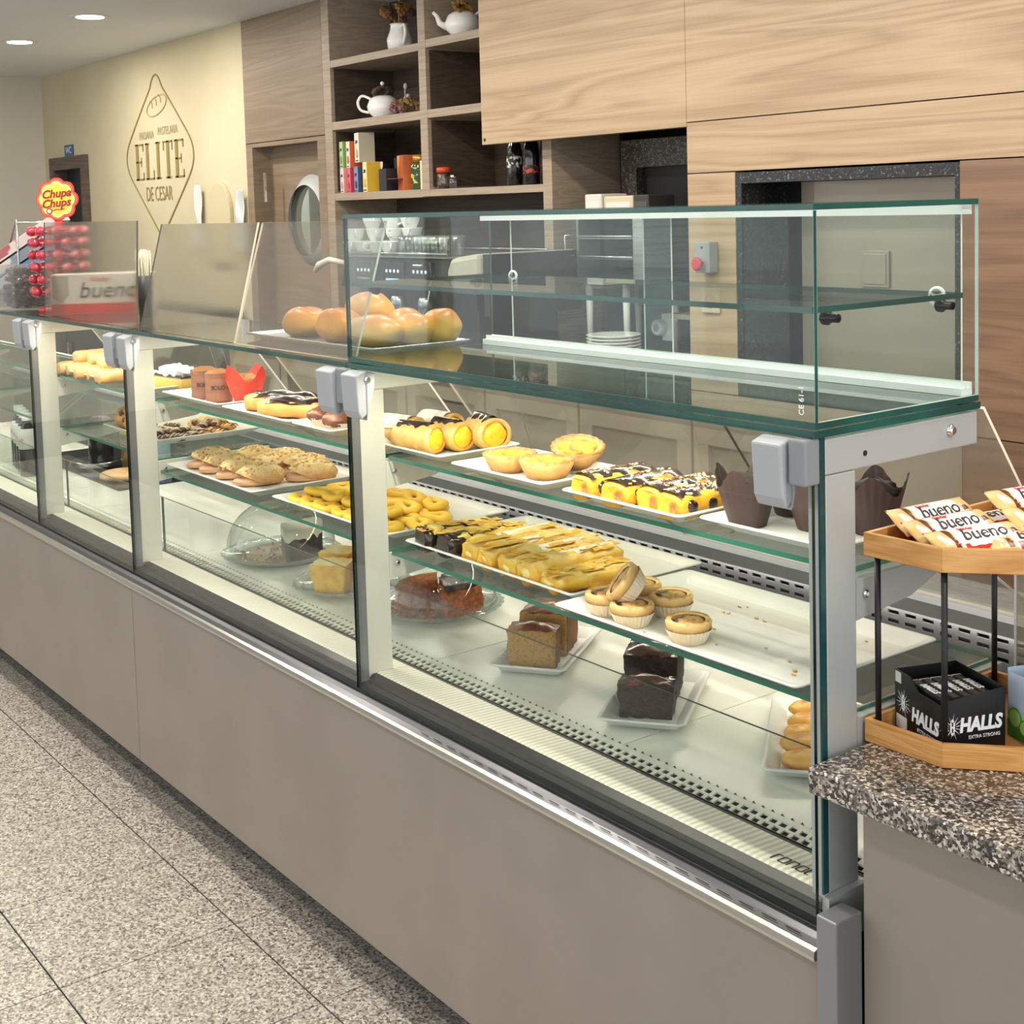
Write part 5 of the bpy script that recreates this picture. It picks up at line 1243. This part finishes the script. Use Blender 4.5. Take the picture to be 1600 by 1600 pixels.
# tea boxes
def tea(label, x, wd, h, z, front, side, rot=R(-14), dep=.085, y=2.215, mark='#2a3b57'):
    t = thing('tea_box', label, 'box', (x, y, z), (0, 0, rot), 'tea boxes on the lower left shelf')
    mm = M().box(-wd/2, wd/2, 0, dep, 0, h)
    mm.mi[-1] = 1; mm.mi[-2] = 1
    mm.build('carton', [mat('tea_'+front[1:], front, .45, c2=front, sc=10), mat('tea_'+side[1:], side, .45)], t, bevel=.0015)
    M().prism([(-wd*.28, h*.62), (wd*.28, h*.66), (wd*.22, h*.74), (-wd*.20, h*.76)], 'y', -.001, -.0003).build('printed_mark', mat('mark_'+mark[1:], mark, .5), t)
    M().blob((wd*.05, -.0006, h*.30), wd*.26, .0008, h*.16, 14, 8, amp=.35, seed=x).build('printed_leaf', mat('leaf_'+side[1:], side, .5), t)
    M().box(-wd*.30, wd*.30, -.0009, -.0002, .006, h*.08).build('opening_slot', DARK, t)
    return t
zb = sz3
tea('pinkish white tea box, leftmost of the lower row', -5.035, .065, .128, zb, '#e3d4cf', '#c98f86')
tea('red tea box second in the lower row', -4.965, .06, .125, zb, '#d9667a', '#b8283e', mark='#8d1a2c')
tea('blue tea box third in the lower row', -4.893, .07, .130, zb, '#7c93b5', '#2b3f66')
tea('white and yellow tea box fourth in the lower row', -4.805, .068, .150, zb, '#eee3b0', '#d9b032')
tea('green and white tea box, leftmost of the upper row', -5.035, .06, .135, zb+.129, '#b9cf9f', '#6f9440')
tea('white and orange tea box in the middle of the upper row', -4.965, .064, .135, zb+.1265, '#ece3d6', '#c9552a')
tea('tall white and beige tea box, right of the upper row', -4.875, .075, .150, zb+.151, '#ebe4cf', '#b3aa96')
t = thing('capsule_box', 'dark open box with a pale crest beside the tea boxes', 'box', (-4.65, 2.225, zb), (0, 0, R(-8)))
M().box(-.045, .045, 0, .10, 0, .11).build('carton', mat('black_card', '#20242c', .5), t)
M().box(-.047, .047, .085, .095, .11, .165).build('lid', mat('black_card', '#20242c', .5), t)
M().prism([(-.014, .145), (.014, .145), (.012, .118), (0, .108), (-.012, .118)], 'y', -.004, -.002).build('crest', mat('crest_pale', '#cfc3b8', .5), t)
t = thing('orange_box', 'orange angular gift box with folded open flap', 'box', (-4.50, 2.235, zb), (0, 0, R(-20)))
M().box(-.062, .062, .0, .10, .0, .17).build('carton', mat('orange_card', '#c4632b', .4, c2='#a84c1e', sc=5), t, bevel=.002)
M().prism([(-.062, .0), (.062, .0), (.02, -.07), (-.07, -.05)], 'z', .055, .058).build('flap', mat('orange_flap', '#7d3a18', .35), t)
M().prism([(-.062, .06), (.0, .17), (-.062, .17)], 'y', -.0012, -.0004).build('printed_panel', mat('orange_light', '#e39a68', .4), t)
t = thing('olive_jar', 'glass jar with green label and gold lid at the right of the shelf', 'jar', (-4.36, 2.26, zb))
M().lathe([(.042, 0), (.045, .005), (.045, .115), (.034, .13)], 26).build('body', mat('jar_green', '#41542c', .15, coat=.5), t)
M().lathe([(.0455, .03), (.0455, .105)], 26, cap0=False, cap1=False).build('wrap_label', mat('green_label', '#1f3a24', .4, c2='#c8c24a', sc=30, lo=.56, hi=.6), t)
M().lathe([(.036, .13), (.036, .165), (.001, .167)], 24).build('lid', mat('gold_lid', '#b9863a', .3, .5), t)
tag(M().box(-.012, .012, 0, .07, 0, .135).build('slim_box', mat('pale_yellow_card', '#ddd6a0', .5), loc=(-4.285, 2.215, zb), rot=(0, 0, -.15), bevel=.001), 'slim pale yellow box against the shelf upright', 'box')
zr = 1.6875
t = thing('spice_jar', 'small clear jar with an orange lid on the lower right shelf', 'jar', (-4.14, 2.245, zr))
M().lathe([(.030, 0), (.032, .004), (.032, .065), (.026, .075)], 22).build('body', mat('spice_glass', '#6d5a50', .12, c2='#3d322c', sc=40, coat=.5), t)
M().lathe([(.033, .075), (.033, .10), (.001, .102)], 22).build('lid', mat('orange_lid', '#c4481c', .4), t)
t = thing('salt_shaker', 'tiny glass shaker with steel cap beside the orange lidded jar', 'shaker', (-4.05, 2.235, zr))
M().lathe([(.016, 0), (.018, .04), (.013, .048)], 16).build('body', GLS, t); M().lathe([(.014, .048), (.014, .062), (.001, .066)], 16).build('cap', CHROME, t)
bk = [mat('liquor_black', '#111013', .1, coat=.6), mat('liquor_brown', '#2a1a12', .1, coat=.6)]
for k, (x, y, lb, lm) in enumerate([(-3.66, 2.30, 'dark bottle with white lettering, leftmost on the right shelf', '#d8d6d2'), (-3.58, 2.33, 'dark bottle with thin white bands, second on the right shelf', '#b9b9b9'), (-3.50, 2.27, 'clear shouldered dark bottle with a red label on the right shelf', '#b5382c'), (-3.42, 2.30, 'dark bottle against the upright on the right shelf', '#8d3a34')]):
    t = thing('liquor_bottle', lb, 'bottle', (x, y, zr), group='dark bottles on the right shelf')
    M().lathe([(.033, 0), (.036, .006), (.036, .15), (.030, .18), (.013, .22), (.012, .27)], 24).build('body', bk[k % 2], t)
    M().lathe([(.014, .262), (.014, .295), (.001, .296)], 16).build('cap', mat('cap_grey', '#8a8a8a', .3, .6), t)
    M().lathe([(.0365, .05 if k else .08), (.0365, .085 if k else .13)], 24, cap0=False, cap1=False).build('wrap_label', mat('blabel_'+lm[1:], lm, .5, c2='#1a1a1c', sc=60, lo=.45, hi=.5), t)
# dispensers on the cream wall near the porthole door
tag(M().grid(lambda u, v: (-6.78+.09*u, 2.175-.02*math.sin(u*PI)-.006*math.sin(v*9+u*4), 1.40+.38*v), 8, 10).build('paper_bags', mat('white_paper', '#e4e2dc', .8, c2='#d2d0ca', sc=14)), 'white paper bags hanging left of the cream arched board', 'bags')
tag(M().grid(lambda u, v: (-6.21+.10*u, 2.175-.02*math.sin(u*PI)-.006*math.sin(v*11+u*3), 1.38+.36*v), 8, 10).build('plastic_bags', mat('white_plastic', '#dfe1e0', .4, c2='#c4cac9', sc=14)), 'white plastic bags hanging beside the wood cladding', 'bags')
arch = [(-6.62, 1.30), (-6.30, 1.30), (-6.30, 1.60)] + [(-6.46+.16*math.cos(a), 1.60+.19*math.sin(a)) for a in [PI*k/16 for k in range(1, 16)]] + [(-6.62, 1.60)]
tag(M().prism(arch, 'y', 2.175, 2.199).build('arched_board', mat('arched_cream', '#cbbf9c', .6), bevel=.003), 'cream arched board on the wall between the hanging bags', 'board')
# ================================================================== two tier bamboo stand on the granite
BAM = wood('bamboo', '#b07a3e', '#c28d4f', '#cf9f63', 2.2, .4, 3, (.6, .6, 7))
BAMI = mat('bamboo_inside', '#8d5a2a', .5, c2='#7d4d22', sc=8)
ts = thing('bamboo_stand', 'two tier bamboo snack stand with black legs on the granite', 'stand', (0, 0, .8605))
POLY = [(.004, .09), (.126, .092), (.295, .24), (.295, .385), (.004, .385)]
def inset(poly, d):
    n = len(poly); o = []
    for i in range(n):
        p0, p1, p2 = Vector(poly[i-1]), Vector(poly[i]), Vector(poly[(i+1) % n])
        e1 = (p1-p0).normalized(); e2 = (p2-p1).normalized(); n1 = Vector((-e1.y, e1.x)); n2 = Vector((-e2.y, e2.x))
        b = (n1+n2); b = b/b.dot(n1); o.append(tuple(p1+b*d))
    return o
for z0, nm in ((0, 'lower_tray'), (.257, 'upper_tray')):
    P0 = POLY; P1 = inset(POLY, .007)
    tr = M().prism(inset(POLY, .0005), 'z', z0, z0+.006, 1).build(nm, [BAM, BAMI], ts)
    for i in range(5):
        j = (i+1) % 5
        M().prism([P0[i], P0[j], P1[j], P1[i]], 'z', z0+.0002, z0+.032).build('tray_wall', BAM, tr, bevel=.001)
for p in inset(POLY, .013):
    M().tube([(p[0], p[1], .006), (p[0], p[1], .2575)], .0042, 10).build('leg', BLACK, ts)
# chocolate bars in printed wrappers
WRW = mat('wrap_white', '#ece9e6', .3); WRC = mat('wrap_cream', '#e3c48c', .3, c2='#d9b271', sc=40); WRR = mat('wrap_red', '#dd2a1c', .3); WRB = mat('wrap_brown', '#5d2a14', .35)
INKR = mat('print_red', '#d84a4a', .4); INKB = mat('print_black', '#1f1517', .4)
def bar_proto(label):
    t = thing('chocolate_bar', label, 'snack', (0, 0, 0), group='wrapped chocolate bars on the upper bamboo tray')
    L_, W_, H_ = .150, .050, .014
    mm = M(); nu, nv = 40, 12
    def prof(u, v, sgn):
        x = -L_/2+L_*u; e = min(u, 1-u)/.09; th = H_/2*min(1, e)**.6; y = -W_/2+W_*v
        f = (1-abs(2*v-1)**2.6); cr = .0009*math.sin(u*60+v*9)*f
        return (x, y, sgn*(th*f)+cr)
    for sgn in (1, -1):
        k = len(mm.mi); mm.grid(lambda u, v: prof(u, v, sgn), nu, nv)
        for j in range(nv):
            for i in range(nu):
                u = (i+.5)/nu; v = (j+.5)/nv; c = 0
                if u < .08 or u > .93: c = 1
                elif sgn < 0: c = 2
                elif v < .20 + .05*math.sin(u*9) and .28 < u < .90: c = 2
                elif u < .26: c = 3 if (abs(u-.20) < .03 and v > .12) else 1
                elif u > .80 + .10*(1-v): c = 3 if (abs(v-.45-(u-.85)) < .09) else 1
                mm.mi[k+j*nu+i] = c
    mm.build('wrapper', [WRW, WRC, WRR, WRB], t, weld=True)
    zt_ = H_/2+.0005
    text('brand_lettering', 'bueno', .031, INKB, t, (.008, .003, zt_-.0004), (0, 0, 0), shear=.25, ext=.0006, bold=.0002, sx=.95)
    text('maker_lettering', 'Kinder', .009, INKR, t, (-.012, .0165, zt_-.0022), (R(-12), 0, 0), ext=.0005)
    text('count_mark', '2', .014, INKR, t, (-.043, -.008, zt_-.0008), (0, 0, 0), ext=.0005)
    M().blob((-.056, .001, zt_-.0022), .010, .013, .0018, 14, 8).build('printed_piece', mat('wafer_white', '#efe6d6', .35), t)
    M().blob((.055, .004, zt_-.0026), .009, .010, .002, 14, 8).build('printed_nut', mat('nut_tan', '#c99a62', .4), t)
    return t
UT = .8605+.257+.006
bars = [((.043, .205, .034), (0, 34, 84), 'chocolate bar leaning on the left wall of the bamboo tray'),
        ((.083, .190, .028), (0, 30, 82), 'chocolate bar second from the left in the bamboo tray'),
        ((.128, .182, .022), (0, 26, 76), 'chocolate bar with barcode side at the tray front corner'),
        ((.060, .300, .016), (0, 8, 80), 'chocolate bar lying flat behind the front row'),
        ((.170, .250, .016), (0, 10, 62), 'chocolate bar with red side lying behind the tray corner'),
        ((.110, .340, .050), (0, 30, 78), 'chocolate bar standing highest at the back of the tray'),
        ((.150, .325, .034), (0, 28, 74), 'chocolate bar in front of the highest one'),
        ((.205, .300, .026), (0, 22, 70), 'chocolate bar at the right end of the tray'),
        ((.130, .260, .012), (0, 4, 68), 'chocolate bar at the bottom of the pile'),
        ((.235, .330, .014), (0, 6, 75), 'chocolate bar lying at the far right of the tray')]
b0 = bar_proto(bars[0][2])
for k, (p, r_, lb) in enumerate(bars):
    rot = (Matrix.Rotation(R(r_[2]), 4, 'Z') @ Matrix.Rotation(R(-r_[1]) * -1, 4, 'X')).to_euler()
    if k == 0: b0.location = (p[0]-.009, p[1], UT+p[2]); b0.rotation_euler = rot
    else: dup(b0, (p[0]-.009, p[1], UT+p[2]), rot, lb)
M().box(-.010, .014, -.0006, 0, -.008, .008).xf(Matrix.Rotation(R(90), 4, 'X')).build('barcode', WHITE, None)
bc = bpy.data.objects['barcode']; bc.parent = [o for o in bpy.data.objects if o.name.startswith('chocolate_bar') and o.get('label', '').startswith('chocolate bar with barcode')][0]; bc.location = (.03, -.020, .0045); bc.rotation_euler = (R(18), 0, 0)
# box of black mint sticks
LT = .8605+.0065
hb = thing('mint_box', 'black open display box of mint sticks on the lower bamboo tray', 'box', (.080, .172, LT), (0, 0, R(-21.5)))
hx, hy, hh = .056, .048, .083
BOXK = mat('box_black', '#0d0e10', .35)
M().box(-hx, hx, -hy, -hy+.0015, 0, hh*.82).box(hx-.0015, hx, -hy, hy, 0, hh*.9).box(-hx, -hx+.0015, -hy, hy, 0, hh).box(-hx, hx, hy-.0015, hy, 0, hh).box(-hx, hx, -hy, hy, 0, .0015).build('carton', BOXK, hb)
M().prism([(-hx, hh*.82), (-hx, hh), (-hx*.3, hh), (hx*.05, hh*.82)], 'y', -hy, -hy+.0015).build('front_notch', BOXK, hb)
M().prism([(-hy, hh*.9), (-hy*.6, hh*.9), (hy, hh*1.0), (hy, hh*.9)], 'x', hx-.0015, hx).build('side_flap', BOXK, hb)
SIL = mat('print_silver', '#dfe1e3', .35)
text('lettering', 'HALLS', .026, SIL, hb, (.018, -hy-.0006, hh*.40), (PI/2, 0, 0), shear=.15, bold=.0011, sx=.86)
text('small_lettering', 'EXTRA STRONG', .0065, SIL, hb, (.024, -hy-.0006, hh*.20), (PI/2, 0, 0))
text('lettering', 'HALLS', .026, SIL, hb, (hx+.0006, .010, hh*.46), (PI/2, 0, PI/2), shear=.15, bold=.0011, sx=.86)
text('small_lettering', 'EXTRA STRONG', .0065, SIL, hb, (hx+.0006, .016, hh*.26), (PI/2, 0, PI/2))
def rays(p, rot):
    mm = M()
    for k in range(14):
        a = 2*PI*k/14+.1; r0_, r1_ = .006, .015+.004*(k % 2)
        c, s_ = math.cos(a), math.sin(a); w_ = .0005
        mm.prism([(c*r0_-s_*w_, s_*r0_+c*w_), (c*r1_, s_*r1_), (c*r0_+s_*w_, s_*r0_-c*w_)], 'y', -.0004, 0)
    mm.prism([(-.0035, -.006), (-.0012, -.006), (-.0012, .006), (-.0035, .006)], 'y', -.0008, 0); mm.prism([(.0012, -.006), (.0035, -.006), (.0035, .006), (.0012, .006)], 'y', -.0008, 0); mm.prism([(-.0012, -.0012), (.0012, -.0012), (.0012, .0012), (-.0012, .0012)], 'y', -.0008, 0)
    mm.prism([(-.003, .0075), (.003, .0075), (0, .0115)], 'y', -.0008, 0); mm.prism([(-.003, -.0075), (.003, -.0075), (0, -.0115)], 'y', -.0008, 0)
    stuff(mm.build('starburst_mark', SIL, hb, p, rot))
rays((-.034, -hy-.0004, hh*.50), (0, 0, 0)); rays((hx+.0004, -.032, hh*.46), (0, 0, PI/2))
M().box(-hx+.004, -hx+.030, -hy-.0006, -hy, .004, .022).build('info_label', mat('info_white', '#cfcfcf', .5), hb)
M().box(-hx+.002, -hx+.016, -hy-.0006, -hy, hh*.80, hh*.98).build('price_label', mat('price_white', '#c9c9c2', .5), hb)
s0 = None
SK = mat('stick_black', '#15161a', .25)
mrot = Matrix.Rotation(R(-21.5), 4, 'Z')
for k in range(5):
    y = -.034+k*.0165; lv = LT+hh*.86-.012
    p = mrot @ Vector((.008, y, 0)); lb = 'black mint stick lying %s from the front in its box' % ordn[k]
    if s0 is None:
        s0 = thing('mint_stick', lb, 'sweets', (.080+p.x, .172+p.y, lv), (0, 0, R(-21.5)), 'mint sticks in the black box')
        M().box(-.040, .040, -.0075, .0075, 0, .014).build('wrapper', SK, s0, bevel=.003)
        text('lettering', 'HALLS', .0125, SIL, s0, (0, 0, .0145), (0, 0, 0), shear=.15, bold=.0005)
        M().box(-.0405, -.0385, -.0072, .0072, .0005, .0135).build('end_fold', SIL, s0)
    else: dup(s0, (.080+p.x, .172+p.y, lv), None, lb)
# pale blue lime box with open white lid
bb = thing('lime_sweets_box', 'pale blue sweets box with limes and an open white lid', 'box', (.190, .275, LT), (0, 0, R(-21.5)))
PB_ = mat('pale_blue_box', '#b9c9dc', .4); GRN = mat('lime_green', '#4f9a2c', .4); GRD = mat('lime_dark', '#2f7a24', .4)
M().box(-.050, .062, -.055, -.0535, 0, .088).box(.0605, .062, -.055, .05, 0, .088).box(-.050, -.0485, -.055, .05, 0, .092).box(-.05, .062, .0485, .05, 0, .092).box(-.05, .062, -.055, .05, 0, .0015).build('carton', PB_, bb)
M().prism([(-.048, .012), (.060, -.020), (.060, .05), (-.048, .05)], 'z', .0925, .094).build('lid_liner', mat('card_white', '#dedbd2', .6), bb)
M().prism([(.05, .092), (.0505, .0935), (.115, .135), (.117, .133)], 'x', -.05, .062).build('open_lid', mat('card_white', '#dedbd2', .6), bb)
M().box(-.0498, .0618, -.0557, -.0551, .0, .022).build('green_band', GRD, bb)
for x, z, r_ in ((-.032, .028, .014), (-.012, .020, .011)):
    M().lathe([(r_, 0), (r_, .0008)], 24).xf(Matrix.Translation((x, -.0557, z)) @ Matrix.Rotation(PI/2, 4, 'X')).build('printed_lime', GRN, bb); M().lathe([(r_*.8, 0), (r_*.8, .0004)], 24).xf(Matrix.Translation((x, -.0566, z)) @ Matrix.Rotation(PI/2, 4, 'X')).build('printed_slice', mat('lime_pale', '#9cc96a', .4), bb)
M().box(.010, .014, -.0557, -.0551, .04, .056).build('printed_stroke', mat('navy', '#28406b', .4), bb)
# clear holder with coloured sweets bags behind the stand
ch = thing('clear_holder', 'clear acrylic holder with sweets behind the bamboo stand', 'holder', (.075, .475, .8605))
for a in ((-.06, -.056, -.05, .05), (.056, .06, -.05, .05)): M().pane(*a, 0, .30, 'x').build('side_wall', [AC, mat('holder_edge', '#d9cfcf', .3)], ch)
for a in ((-.056, .056, -.05, -.046), (-.056, .056, .046, .05)): M().pane(*a, 0, .30, 'y').build('face_wall', [AC, mat('holder_edge', '#d9cfcf', .3)], ch)
for z, c, c2, lb in ((.002, '#3f8a34', '#dfe9d6', 'green and white sweets bag low in the clear holder'), (.085, '#2e6b33', '#c9d9c4', 'dark green sweets bag in the middle of the clear holder'), (.155, '#c23a6b', '#2a1a20', 'pink and black sweets bag high in the clear holder')):
    o = M().blob((0, 0, .045), .050, .040, .048, 20, 14, amp=.2, seed=z*99).build('sweets_bag', mat('bag_'+c[1:], c, .3, c2=c2, sc=45, lo=.46, hi=.54), loc=(.075, .475, .8605+z)); tag(o, lb, 'bag', 'sweets bags in the clear holder')

# ================================================================== sweets at the left end of the counter top
ZT = 1.2975
ls = thing('lollipop_stand', 'lollipop tree stand with a red and yellow flower sign', 'stand', (-3.30, .140, ZT))
M().lathe([(.07, 0), (.075, .004), (.07, .012), (.012, .016)], 28).build('base', mat('stand_red', '#c4202c', .4), ls)
M().tube([(0, 0, .01), (0, 0, .271)], .012, 12).build('pole', mat('stand_pole', '#b93040', .4), ls)
for z in (.06, .10, .14, .18, .22, .26): M().lathe([(.014, z), (.045, z+.003), (.045, z+.007), (.014, z+.010)], 24).build('ring', mat('stand_ring', '#c9424e', .4), ls)
sgn = thing('flower_sign', 'red and yellow flower shaped sweets sign above the lollipop stand', 'sign', (-3.313, .1475, 1.662), (0, 0, R(53)))
def flower(r, n=8, bump_=.13, m_=96, sx=1, sz=1): return [(r*(1+bump_*abs(math.cos(n/2*a))-bump_*.5)*math.cos(a)*sx, r*(1+bump_*abs(math.cos(n/2*a))-bump_*.5)*math.sin(a)*sz) for a in [2*PI*i/m_ for i in range(m_)]]
SR = mat('sign_red', '#d4343a', .4); SY = mat('sign_yellow', '#f3c940', .4); SO = mat('sign_pale', '#f6dc86', .4); SD = mat('sign_script', '#8e2412', .4)
M().prism(flower(.066, sz=1.02), 'y', 0, .004).build('backing', SR, sgn)
M().prism(flower(.060, sz=1.02), 'y', -.0008, 0).build('border', mat('sign_border', '#f2a13a', .4), sgn)
M().prism(flower(.058, sz=1.02), 'y', -.0014, -.0008).build('red_line', SD, sgn)
M().prism(flower(.0555, sz=1.02), 'y', -.0020, -.0014).build('yellow_field', SO, sgn)
M().prism(flower(.046, sz=1.02), 'y', -.0026, -.0020).build('inner_field', SY, sgn)
text('lettering', 'Chupa', .037, SD, sgn, (-.002, -.0032, .018), (PI/2, R(-5), 0), shear=.3, bold=.0011, ext=.0006)
text('lettering', 'Chups', .037, SD, sgn, (-.004, -.0032, -.013), (PI/2, R(-5), 0), shear=.3, bold=.0011, ext=.0006)
M().lathe([(.010, 0), (.010, .0008)], 20).xf(Matrix.Translation((-.026, -.0028, -.038)) @ Matrix.Rotation(PI/2, 4, 'X')).build('printed_lollipop', SD, sgn); M().lathe([(.0065, 0), (.0065, .0008)], 20).xf(Matrix.Translation((-.026, -.0036, -.038)) @ Matrix.Rotation(PI/2, 4, 'X')).build('printed_sweet', mat('sign_pink', '#f0d0c8', .4), sgn)
stroke2([(-.016, -.036), (.0, -.032), (.012, -.034), (.024, -.030)], .003, y0=-.0036, y1=-.0028).build('printed_stick', SD, sgn)
M().box(-.012, .012, .0, .004, -.0925, -.06).build('stem', SR, sgn)
lp0 = None
LOL = mat('lollipop_red', '#b0283c', .3, c2='#e39aa0', sc=35, lo=.52, hi=.6, coat=.4); LOY = mat('lollipop_yellow', '#d9b23a', .3, c2='#f0e0a0', sc=35, coat=.4)
for j, z in enumerate((.065, .105, .145, .185, .225, .262)):
    for k in range(9):
        a = 2*PI*k/9+j*.35; rr = .083
        lb = 'red wrapped lollipop in the %s ring of the stand' % ['lowest', 'second lowest', 'third lowest', 'fourth lowest', 'second highest', 'highest'][j]
        pos = (-3.30+rr*math.cos(a), .140+rr*math.sin(a), ZT+z)
        if lp0 is None:
            lp0 = thing('lollipop', lb, 'lollipop', pos, (0, 0, a), 'lollipops in the stand')
            M().blob((0, 0, 0), .0165, .0165, .0165, 14, 10).build('sweet', LOL, lp0); M().tube([(-.014, 0, 0), (-.042, 0, -.002)], .0018, 6).build('stick', WHITE, lp0)
        else: dup(lp0, pos, (0, 0, a), lb)
# carton of chocolate bars behind the upright screen
bx = thing('chocolate_bar_box', 'white display box with red base behind the upright scratched screen', 'box', (-3.08, .203, ZT), (0, 0, R(58)))
M().box(-.155, .155, -.035, .05, 0, .125).build('carton', mat('bar_box_white', '#e6e1da', .45), bx, bevel=.002)
M().box(-.1555, .1555, -.0362, -.0352, 0, .032).build('red_band', WRR, bx)
text('lettering', 'bueno', .072, INKB, bx, (.02, -.0362, .072), (PI/2, 0, 0), shear=.25)
text('small_lettering', 'Kinder', .022, INKR, bx, (.0, -.0362, .108), (PI/2, 0, 0))
M().prism([(-.15, .05), (-.12, .035), (-.10, .06), (-.10, .12), (-.15, .12)], 'y', -.0362, -.0354).build('printed_shape', mat('bar_box_grey', '#b9aca0', .5), bx)
M().blob((.12, -.036, .06), .03, .001, .025, 14, 8).build('printed_nut', mat('nut_tan', '#c99a62', .4), bx)
# tub of dark wrapped sweets
tb = thing('sweets_tub', 'clear tub of dark wrapped sweets at the left edge of the counter', 'tub', (-3.53, .115, ZT), (0, 0, R(50)))
for a in ((-.095, -.092, -.06, .06), (.092, .095, -.06, .06)): M().pane(*a, 0, .15, 'x').build('side_wall', [AC, ACE], tb)
for a in ((-.092, .092, -.06, -.057), (-.092, .092, .057, .06)): M().pane(*a, 0, .15, 'y').build('face_wall', [AC, ACE], tb)
M().box(-.092, .092, -.057, .057, 0, .003).build('floor', mat('tub_floor', '#cfd0d0', .4), tb)
sw = M()
for k in range(150):
    x, y, z = random.uniform(-.078, .078), random.uniform(-.044, .044), random.uniform(.012, .135)
    sw.blob((x, y, z), .014, .011, .010, 8, 6, amp=.5, fr=20, seed=k)
stuff(sw.build('wrapped_sweets', mat('dark_sweet_wrap', '#1f1a2c', .18, c2='#6a3a4a', sc=60, lo=.55, hi=.62, coat=.6), tb))
# tilted cartons behind
for k, (c, c2, lb) in enumerate([('#aebdd2', '#5f7fae', 'tilted pale blue sweets carton behind the tub, frontmost'), ('#c9c6bf', '#7f8b99', 'tilted grey sweets carton in the middle of the rack'), ('#a9575a', '#d9c9c4', 'tilted red sweets carton at the back of the rack')]):
    t = thing('tilted_carton', lb, 'box', (-3.87, .22, ZT+.125+.05*k), (R(0), R(-32), R(50)))
    M().box(-.16, .16, -.05, .05, -.018, .018).build('carton', mat('tc_'+c[1:], c, .4, c2=c2, sc=9, lo=.5, hi=.55), t, bevel=.002)
    M().box(-.165, .165, -.0515, -.0505, -.018, -.012).build('edge_strip', mat('tcs_'+c2[1:], c2, .4), t)
rk = thing('carton_rack', 'grey wire rack holding the tilted sweets cartons', 'rack', (-3.91, .235, ZT))
for s_ in (-1, 1): M().tube([(-.10, s_*.07, 0), (-.10, s_*.07, .10), (.10, s_*.07, .30), (.10, s_*.07, 0)], .004, 8).build('side_frame', STEEL, rk)
for x, z in ((-.10, .003), (.10, .003), (.10, .29)): M().tube([(x, -.07, z), (x, .07, z)], .004, 8).build('cross_bar', STEEL, rk)
# straw pot and small wooden box behind the gap between screens
sp_ = thing('straw_pot', 'dark pot full of pale straws in the gap between the screens', 'pot', (-2.735, .200, ZT))
M().lathe([(.020, 0), (.025, .125), (.023, .125), (.018, .006), (.001, .006)], 24, cap1=False).build('pot', mat('pot_dark', '#2d2b2a', .5), sp_)
stw = M()
for k in range(60):
    a, r_ = random.uniform(0, 2*PI), random.uniform(0, .017); stw.tube([(r_*math.cos(a), r_*math.sin(a), .02), (1.3*r_*math.cos(a), 1.3*r_*math.sin(a), random.uniform(.175, .205))], .0022, 5)
stuff(stw.build('straws', mat('pale_straw', '#c9c7b0', .6), sp_))
wb = thing('wooden_box', 'small pale wooden box with a dark chevron beside the straw pot', 'box', (-2.93, .275, ZT), (0, 0, R(50)))
M().box(-.018, .018, -.02, .02, 0, .13).build('carton', mat('pale_wood_box', '#c2a173', .5), wb, bevel=.002)
stroke2([(-.008, .05), (.008, .07), (-.008, .09)], .006, y0=-.0212, y1=-.0202).build('chevron', DARK, wb)
